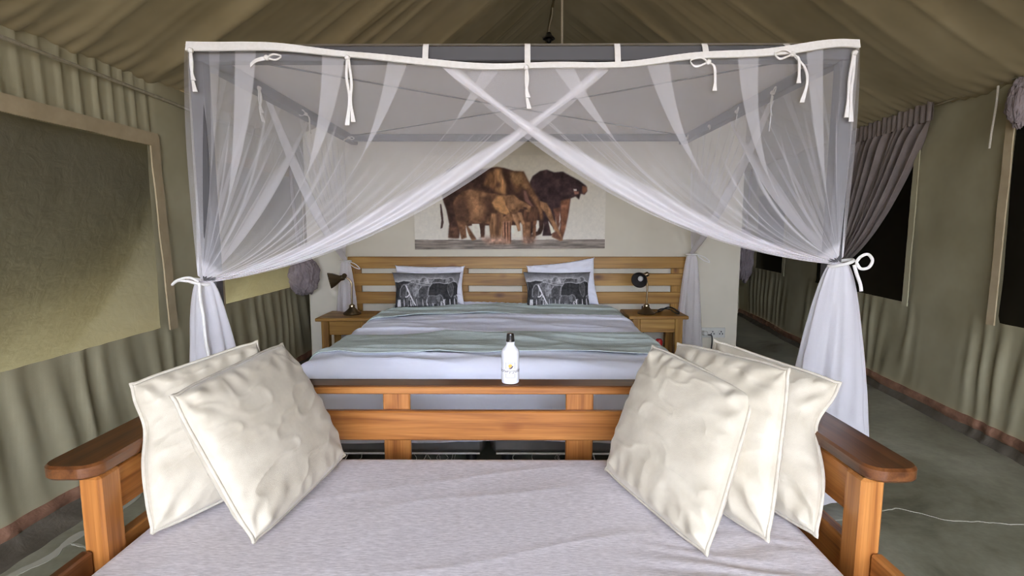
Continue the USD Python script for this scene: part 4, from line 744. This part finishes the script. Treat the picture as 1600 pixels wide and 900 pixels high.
def pillow(TL, TR, BR, BL, th, art=None, mat_='cushion', seed=0, n=96, pinch=0.07, wr=1.0, dents=()):
    """A stuffed cover between four corners: returns (mesh, outline, colours)."""
    TL, TR, BR, BL = (np.array(q, float) for q in (TL, TR, BR, BL)); nn = np.cross(TR - BL, TL - BR); nn /= np.linalg.norm(nn)
    if nn[1] > 0: nn = -nn
    u = np.sin(np.linspace(-PI / 2, PI / 2, n)) * 0.5 + np.linspace(-1, 1, n) * 0.5; Ug, Vg = np.meshgrid(u, u, indexing='ij')
    cn = 1 - 0.05 * np.abs(Ug * Vg) ** 5 + 0.035 * np.abs(Ug * Vg) ** 24
    pu = Ug * (1 - pinch * (1 - Vg ** 2) * Ug ** 2) * cn; pv = Vg * (1 - pinch * (1 - Ug ** 2) * Vg ** 2) * cn
    for (a, b, da, db, s) in dents:
        g = np.exp(-((Ug - a) ** 2 + (Vg - b) ** 2) / s ** 2); pu, pv = pu + da * g, pv + db * g
    a, b = ((pu + 1) / 2)[..., None], ((pv + 1) / 2)[..., None]
    C_ = BL * (1 - a) * (1 - b) + BR * a * (1 - b) + TR * a * b + TL * (1 - a) * b
    h = np.clip((1 - Ug ** 2) * (1 - Vg ** 2), 0, 1) ** 0.38 * th / 2
    out = []
    for s in (1, -1):
        q = C_ * 1.0; p3 = np.stack([Ug * 2.2 + seed * 3.1, Vg * 2.2 + s * 5, Ug * 0 + seed], -1)
        w = 0.010 * (fbm(p3 * 0.9, 3, seed) - 0.5) + 0.0038 * (1 - np.abs(2 * noise(p3 * np.array([1.3, 2.6, 1]) + 1.2 * fbm(p3 * 0.8, 2, seed + 4)[..., None], seed + 1) - 1)) ** 5
        edge = np.exp(-((1 - np.abs(Vg)) / 0.24) ** 2) * np.sin(Ug * 23 + 4 * n1(Ug * 3, seed + 2)) + np.exp(-((1 - np.abs(Ug)) / 0.24) ** 2) * np.sin(Vg * 21 + 4 * n1(Vg * 3, seed + 3))
        edge = edge * np.clip(2.2 * fbm(p3 * 1.1, 2, seed + 9) - 0.55, 0.05, 1.2)
        rad = np.sqrt((1 - np.abs(Ug)) ** 2 + (1 - np.abs(Vg)) ** 2); cr = np.exp(-(rad / 0.5) ** 2) * np.sin((np.abs(Ug) - np.abs(Vg)) * 14 + seed)
        m_ = sstep(0, 0.12, 1 - np.maximum(np.abs(Ug), np.abs(Vg)))
        q = q + nn * s * (h + wr * m_ * (w + 0.0050 * edge + 0.0065 * cr))[..., None]
        out.append(q)
    A, B = gridmesh(out[0]), gridmesh(out[1]); k = n * n
    m = trimesh.Trimesh(np.vstack([A.vertices, B.vertices]), np.vstack([A.faces, B.faces[:, ::-1] + k]), process=False)
    ring = [(0, j) for j in range(n)] + [(i, n - 1) for i in range(1, n)] + [(n - 1, j) for j in range(n - 2, -1, -1)] + [(i, 0) for i in range(n - 2, -1, -1)]
    line = np.array([C_[i, j] for i, j in ring]); ctr = C_.mean((0, 1)); line = line + (line - ctr) / np.linalg.norm(line - ctr, axis=1, keepdims=True) * 0.002
    return m, line, (Ug, Vg)
def cushion(name, corners, th, label, cat, group, seed, m='cushion', piping=None, **k):
    mesh, line, _ = pillow(*corners, th, seed=seed, **k)
    t = thing(name, np.array(corners).mean(0) * [1, 1, 0] + [0, 0, min(c[2] for c in corners)], label, cat, group)
    obj('cover', mesh, M[m], t, smooth=True)
    if piping: obj('piping', tube(line, 0.0052, 8, cap=False), M[piping], t, smooth=True)
    return t
WP = 'white pillows leaning on the headboard'
cushion('pillow', ((-1.005, 4.345, 0.895), (-0.41, 4.345, 0.890), (-0.405, 4.235, 0.572), (-0.985, 4.235, 0.572)), 0.11, 'white pillow behind the left elephant cushion', 'pillow', WP, 41, 'pillow', pinch=0.10)
cushion('pillow', ((0.085, 4.345, 0.89), (0.66, 4.345, 0.962), (0.695, 4.235, 0.572), (0.10, 4.235, 0.572)), 0.11, 'white pillow with one corner pulled up high, behind the right elephant cushion', 'pillow', WP, 43, 'pillow', pinch=0.10)
CW, CH = 220, 120; cart = ink(cushion_art(CW, CH))
def print_cushion(corners, th, label, seed):
    mesh, line, (Ug, Vg) = pillow(*corners, th, seed=seed, n=170, pinch=0.10, wr=0.6)
    ii = np.clip(((1 - (Vg + 1) / 2) * (CH - 1)).round().astype(int), 0, CH - 1); jj = np.clip(((Ug + 1) / 2 * (CW - 1)).round().astype(int), 0, CW - 1)
    c = cart[ii, jj].reshape(-1, 3)
    t = thing('printed_cushion', np.array(corners).mean(0) * [1, 1, 0] + [0, 0, corners[2][2]], label, 'cushion', 'elephant print cushions on the bed')
    obj('cover', mesh, M['print_cloth'], t, smooth=True, prim={'ink': np.vstack([c, c])}, label='black and white elephant print')
print_cushion(((-1.005, 4.235, 0.845), (-0.432, 4.235, 0.845), (-0.445, 4.135, 0.565), (-0.965, 4.135, 0.565)), 0.09, 'black and white elephant cushion on the left side of the bed', 51)
print_cushion(((0.055, 4.235, 0.850), (0.615, 4.235, 0.850), (0.605, 4.135, 0.565), (0.085, 4.135, 0.565)), 0.09, 'black and white elephant cushion on the right side of the bed', 52)

# ------------------------------------------------------------------ daybed in front
db = thing('daybed', (-0.09, 1.4, 0), 'orange brown wooden daybed frame with broad rounded arms and an open back', 'daybed')
def arm(x0, x1, yf, yb, z0, z1):
    r = 0.045; a = np.linspace(0, PI / 2, 8); P = [(x1, yb), (x0, yb)] + [(x0 + r - r * np.cos(t), yf + r - r * np.sin(t)) for t in a] + [(x1 - r + r * np.sin(t), yf + r - r * np.cos(t)) for t in a]
    return prism(P, z0, z1, 0.006)
for s, (ax0, ax1, px0_, px1_) in ((-1, (-1.135, -0.998, -1.056, -1.000)), (1, (0.832, 0.962, 0.830, 0.886))):
    obj('arm_rest', arm(ax0, ax1, 1.175, 1.985, 0.597, 0.632), M['cap_y'], db, smooth=30, label='dark stained rounded arm rest')
    obj('front_post', box((px0_, 1.198, 0.0), (px1_, 1.268, 0.5965), 0.007), M['sofa_z'], db)
    obj('back_post', box((px0_, 1.89, 0.0), (px1_, 1.96, 0.5965), 0.007), M['sofa_z'], db)
    xa, xb = (px0_ + 0.008, px1_ - 0.014) if s < 0 else (px0_ + 0.014, px1_ - 0.008)
    obj('arm_rail', box((xa, 1.2685, 0.475), (xb, 1.8895, 0.590), 0.004), M['sofa_y'], db)
    obj('arm_rail', box((xa, 1.2685, 0.265), (xb, 1.8895, 0.40), 0.004), M['sofa_y'], db)
    xo = (px0_ - 0.003, px0_ + 0.025) if s < 0 else (px1_ - 0.025, px1_ + 0.003)
    obj('side_rail', box((xo[0], 0.25, 0.24), (xo[1], 1.1975, 0.41), 0.005), M['cap_y'] if s < 0 else M['sofa_y'], db)
    obj('foot_post', box((px0_ - 0.002, 0.19, 0.0), (px1_ + 0.002, 0.2495, 0.42), 0.006), M['sofa_z'], db)
    obj('deck_rail', box((px1_ + 0.001, 0.25, 0.20), (px1_ + 0.030, 1.885, 0.275), 0.003) if s < 0 else box((px0_ - 0.031, 0.25, 0.20), (px0_ - 0.001, 1.885, 0.275), 0.003), M['sofa_y'], db)
obj('front_rail', box((-0.999, 0.20, 0.20), (0.829, 0.235, 0.275), 0.004), M['sofa_x'], db)
obj('top_rail', box((-0.996, 1.897, 0.578), (0.830, 1.983, 0.6055), 0.004), M['sofa_x'], db)
obj('cap_board', box((-0.996, 1.895, 0.606), (0.830, 1.985, 0.612), 0.0025), M['cap_x'], db, smooth=30, label='thin dark board painting the shade on top of the back rail')  # added board: shading on top of the rail put into its dark colour
obj('back_rail', box((-0.999, 1.9005, 0.397), (0.829, 1.928, 0.511), 0.005), M['sofa_x'], db)
obj('back_rail', box((-0.999, 1.9005, 0.12), (0.829, 1.928, 0.23), 0.005), M['sofa_x'], db)
for x0, x1 in ((-0.502, -0.400), (0.193, 0.297)): obj('back_slat', box((x0, 1.9285, 0.05), (x1, 1.950, 0.5775), 0.004), M['sofa_z'], db)
for k in range(9): obj('deck_slat', box((-0.965, 0.30 + k * 0.18, 0.2755), (0.795, 0.385 + k * 0.18, 0.292), 0.003), M['sofa_x'], db)
# mattress with soft edges
Xg, Yg = np.meshgrid(np.linspace(-0.985, 0.765, 170), np.linspace(0.255, 1.745, 150), indexing='ij')
def mattress_mesh(x0, x1, y0, y1, z0, z1, r=0.035, nx=180, ny=150):
    def ax(a0, a1, n):
        e = r * (1 - np.cos(np.linspace(0, PI / 2, 7))); return np.r_[a0 + e, np.linspace(a0 + r, a1 - r, n)[1:-1], (a1 - e)[::-1]]
    xs, ys = ax(x0, x1, nx), ax(y0, y1, ny); X, Y = np.meshgrid(xs, ys, indexing='ij')
    d = np.minimum(np.minimum(X - x0, x1 - X), np.minimum(Y - y0, y1 - Y)); dip = r - np.sqrt(np.clip(r * r - np.clip(r - d, 0, r) ** 2, 0, None))
    pz = np.stack([X, Y, X * 0], -1)
    w = 0.006 * (fbm(pz * 1.7, 3, 61) - 0.5) - 0.0022 * np.exp(-((X + 0.13 + 0.03 * np.sin(Y * 5)) / 0.010) ** 2) + 0.0018 * (1 - np.abs(2 * noise(np.stack([X * 2.6 + 1.2 * Y, Y * 7 - 2 * X, X * 0], -1), 62) - 1)) ** 5 + 0.0045 * np.exp(-((X - 0.55) / 0.22) ** 2 - ((Y - 1.17) / 0.14) ** 2) * np.sin(Y * 95 + X * 14 + 9 * n1(X * 6 + Y * 9, 5)) * n1(Y * 20, 6)
    w = w - 0.010 * np.exp(-((X + 0.72) / 0.16) ** 2 - ((Y - 1.42) / 0.2) ** 2) - 0.010 * np.exp(-((X - 0.48) / 0.16) ** 2 - ((Y - 1.35) / 0.2) ** 2)
    Z = z1 - dip + w * sstep(0, 0.08, d); T = gridmesh(np.stack([X, Y, Z], -1)); n, m = X.shape
    Bt = gridmesh(np.stack([X, Y, z0 + dip * 0.6], -1)); k = n * m
    ring = [i * m for i in range(n)] + [(n - 1) * m + j for j in range(1, m)] + [i * m + m - 1 for i in range(n - 2, -1, -1)] + [j for j in range(m - 2, 0, -1)]
    rr = np.array(ring); ss = np.roll(rr, -1)
    return trimesh.Trimesh(np.vstack([T.vertices, Bt.vertices]), np.vstack([T.faces, Bt.faces[:, ::-1] + k, np.stack([rr, rr + k, ss + k], 1), np.stack([rr, ss + k, ss], 1)]), process=False)
obj('daybed_mattress', mattress_mesh(-0.992, 0.772, 0.255, 1.755, 0.2935, 0.402), M['linen'], smooth=True, label='grey lilac linen mattress filling the daybed', cat='mattress')
G5 = 'cream cushions on the daybed'
cushion('cushion', ((-1.057, 1.395, 0.768), (-0.835, 1.665, 0.832), (-0.725, 1.60, 0.425), (-0.925, 1.250, 0.418)), 0.125, 'cream cushion wedged into the left arm of the daybed, behind another', 'cushion', G5, 63, piping='cushion_piping', pinch=0.02, dents=((-1, 0.35, 0.10, 0, 0.35),))
cushion('cushion', ((-0.850, 1.250, 0.782), (-0.778, 1.715, 0.812), (-0.572, 1.690, 0.432), (-0.652, 1.225, 0.410)), 0.15, 'plump cream cushion leaning forward at the left of the daybed', 'cushion', G5, 66, piping='cushion_piping', pinch=0.01)
cushion('cushion', ((0.465, 1.745, 0.800), (0.652, 1.390, 0.742), (0.462, 1.185, 0.408), (0.290, 1.615, 0.420)), 0.15, 'front one of three cream cushions stacked at the right arm', 'cushion', G5, 71, piping='cushion_piping', pinch=0.01)
cushion('cushion', ((0.553, 1.755, 0.806), (0.735, 1.375, 0.820), (0.632, 1.232, 0.414), (0.455, 1.640, 0.420)), 0.135, 'middle one of three cream cushions stacked at the right arm', 'cushion', G5, 74, piping='cushion_piping', pinch=0.01)
cushion('cushion', ((0.675, 1.757, 0.818), (0.925, 1.450, 0.758), (0.764, 1.252, 0.414), (0.600, 1.660, 0.420)), 0.125, 'rear one of three cream cushions, its corner bent over the right arm', 'cushion', G5, 79, piping='cushion_piping', pinch=0.03, dents=((1, 0.30, -0.22, 0, 0.42),))

# bottle on the top rail
bc = np.array([-0.018, 1.938, 0.6125])
bt = thing('drinking_bottle', bc, 'white aluminium drinking bottle with a black cap on the daybed back', 'bottle')
obj('bottle_body', lathe([(0.0, 0.0), (0.028, 0.0), (0.0325, 0.003), (0.0335, 0.008), (0.0335, 0.118), (0.0325, 0.124), (0.029, 0.130), (0.020, 0.140), (0.0165, 0.145), (0.0155, 0.150), (0.0155, 0.158), (0.0, 0.158)], bc, 48), M['bottle'], bt, smooth=35)
obj('neck_ring', lathe([(0.0150, 0.152), (0.0165, 0.153), (0.0165, 0.157), (0.0150, 0.1582)], bc, 32), M['bottle'], bt, smooth=30)
cap = lathe([(0.0, 0.1585), (0.0155, 0.1585), (0.0160, 0.161), (0.0135, 0.184), (0.0120, 0.1885), (0.0, 0.1895)], bc, 32)
obj('cap', cap, M['gloss_black'], bt, smooth=35, label='glossy black screw cap')
obj('cap_loop', rot(cat_(box(bc + [-0.0035, -0.0178, 0.166], bc + [0.0035, -0.0125, 0.184], 0.0015)), 0.0, (0, 0, 1), bc), M['gloss_black'], bt)
def wrap(m, R=0.0337, yaw=0.0, z=0.0):
    """Bends flat print (x, y, thickness z) around the bottle, facing the camera."""
    v = m.vertices; a = v[:, 0] / R + yaw; r = R + v[:, 2]
    m.vertices = np.stack([bc[0] + r * np.sin(a), bc[1] - r * np.cos(a), bc[2] + z + v[:, 1]], 1); return m
txt = meshkit.text_mesh('honeyguide', 0.0115, 0.0003); txt = txt.subdivide_to_size(0.003); txt.apply_translation([-(txt.bounds[0][0] + txt.bounds[1][0]) / 2 + 0.0015, 0, 0])
txt.vertices[:, 0] *= 0.0115 * 9.1 / (txt.bounds[1][0] - txt.bounds[0][0])
obj('lettering', wrap(txt, z=0.0465), M['ink'], bt, label='grey lettering honeyguide')
fr_ = [((-0.0182, 0.0265), (0.0182, 0.0274)), ((-0.0182, 0.083), (0.0182, 0.0839)), ((-0.0182, 0.0265), (-0.0173, 0.042)), ((0.0173, 0.0265), (0.0182, 0.042)), ((-0.0182, 0.0605), (-0.0173, 0.083)), ((0.0173, 0.0605), (0.0182, 0.083))]
obj('frame_line', cat_(*[wrap(trimesh.creation.box((b[0] - a[0], b[1] - a[1], 0.0003)).subdivide_to_size(0.004).apply_translation(((a[0] + b[0]) / 2, (a[1] + b[1]) / 2, 0))) for a, b in fr_]), M['ink'], bt, label='thin grey square outline')
from shapely.geometry import Polygon, Point
sun_ = Point(0.0002, 0.0715).buffer(0.0074); wing = Polygon([(-0.0072, 0.0633), (-0.002, 0.0640), (0.003, 0.0665), (0.0068, 0.0715), (0.0118, 0.0728), (0.0098, 0.0680), (0.007, 0.0632), (0.002, 0.0606), (-0.004, 0.0606)])
for nm, g, mt, lb in (('sun_mark', sun_.difference(wing.buffer(0.0004)), 'ink_orange', 'orange sun mark'), ('wing_mark', wing, 'ink_plum', 'dark plum wing mark')):
    e = trimesh.creation.extrude_polygon(g, 0.0003, engine='earcut'); obj(nm, wrap(e.subdivide_to_size(0.003)), M[mt], bt, label=lb)

# ------------------------------------------------------------------ mauve curtains
cu = thing('curtain', (2.7, 3.9, 0), 'mauve pleated curtain swept aside at the right tent window', 'curtain')
y = np.linspace(3.40, 4.62, 420); A = np.stack([xr(y) - 0.055, y, 1.955 - 0.02 * np.abs(np.sin(y * 26))], -1)
T = np.array([float(xr(4.50)) - 0.07, 4.50, 0.86])
ns, nt = 420, 120; s = np.linspace(1, 0, ns)[:, None]; t = np.linspace(0, 1, nt)[None]
end = T[None] + (0.5 - s) * np.array([[0.0, 0.10, -0.04]])
P = A[:, None] * (1 - t)[..., None] + end[:, None] * t[..., None]; P[..., 2] -= 0.16 * s ** 1.3 * 4 * t * (1 - t); P[..., 1] -= 0.02 * np.sin(PI * t) * s
ph = s * 2 * PI * 10 + 2 * n1(s * 6, 5); P[..., 0] -= (0.036 * np.sin(ph) + 0.014 * np.sin(ph * 2.3 + t * 3)) * (0.35 + 0.65 * sstep(0, 0.12, t)) * (1 - 0.45 * t)
obj('drape', gridmesh(P), M['curtain'], cu, smooth=True)
yh = np.linspace(3.40, 4.62, 300); hz = np.linspace(0, 1, 8)
Ph = np.stack([np.repeat((xr(yh) - 0.058 - 0.024 * np.abs(np.sin(yh * 2 * PI * 8.2)))[:, None], 8, 1), np.repeat(yh[:, None], 8, 1), 1.985 - 0.115 * hz[None] + 0.008 * np.sin(yh * 66)[:, None] * (1 - hz[None])], -1)
obj('heading', gridmesh(Ph), M['curtain'], cu, smooth=True, label='gathered heading tape')
obj('tie', ring(T, 0.05, 0.06, 0.009), M['curtain'], cu, smooth=40)
def bundle(c, r, seed, stretch=(1, 1, 1), ico=5):
    m = trimesh.creation.icosphere(ico, 1.0); v = m.vertices; q = v * np.array([2.2, 2.2, 1.2]); f = fbm(q + 0.7 * fbm(q * 1.3, 2, seed + 7)[:, None], 4, seed)
    a = np.arctan2(v[:, 1], v[:, 0]); rr = 1 + 0.5 * (f - 0.5) + 0.08 * (1 - np.abs(2 * noise(q * 1.9, seed + 3) - 1)) ** 3 + 0.04 * np.sin(a * 9 + v[:, 2] * 3 + 5 * f) + 0.10 * (1 - np.abs(2 * noise(q * np.array([4.2, 4.2, 2.2]), seed + 5) - 1)) ** 3
    m.vertices = v * rr[:, None] * r * np.array(stretch) + np.array(c); return m
obj('tied_end', bundle((T[0] + 0.0, T[1] - 0.02, T[2] - 0.10), 0.085, 4, (0.8, 1.1, 1.2), 4), M['curtain'], cu, smooth=True)
def bunch(c, r, seed, label, st, hang):
    t = thing('curtain_bundle', c, label, 'curtain', 'knotted mauve curtains')
    obj('bunch', bundle(c, r, seed, st), M['bundle'], t, smooth=True)
    if hang: obj('hanger', tube(curve(hang, 20), 0.016, 8), M['curtain'], t, smooth=40)
    return t
bunch((-1.755, 4.335, 0.80), 0.125, 6, 'mauve curtain knotted up on the left wall beside the white partition', (0.85, 0.95, 1.1), [(-1.84, 4.36, 1.9), (-1.83, 4.37, 1.4), (-1.77, 4.335, 0.88)])
bunch((2.96, 6.85, 0.86), 0.20, 9, 'mauve curtain knotted up deep in the tent beyond the partition', (0.6, 0.8, 1.5), [(3.02, 6.85, 1.95), (3.0, 6.85, 1.4), (2.96, 6.85, 1.0)])
bunch((2.565, 2.76, 1.83), 0.065, 12, 'mauve curtain gathered at the eave at the right edge of the picture', (0.7, 1.0, 1.7), None)
obj('pull_cord', tube(curve([(2.56, 2.90, 1.945), (2.555, 2.895, 1.85), (2.55, 2.90, 1.72), (2.545, 2.90, 1.62)], 24), 0.0055, 8), M['rope'], smooth=40, label='pale cord dangling from the eave at the right edge', cat='cord')
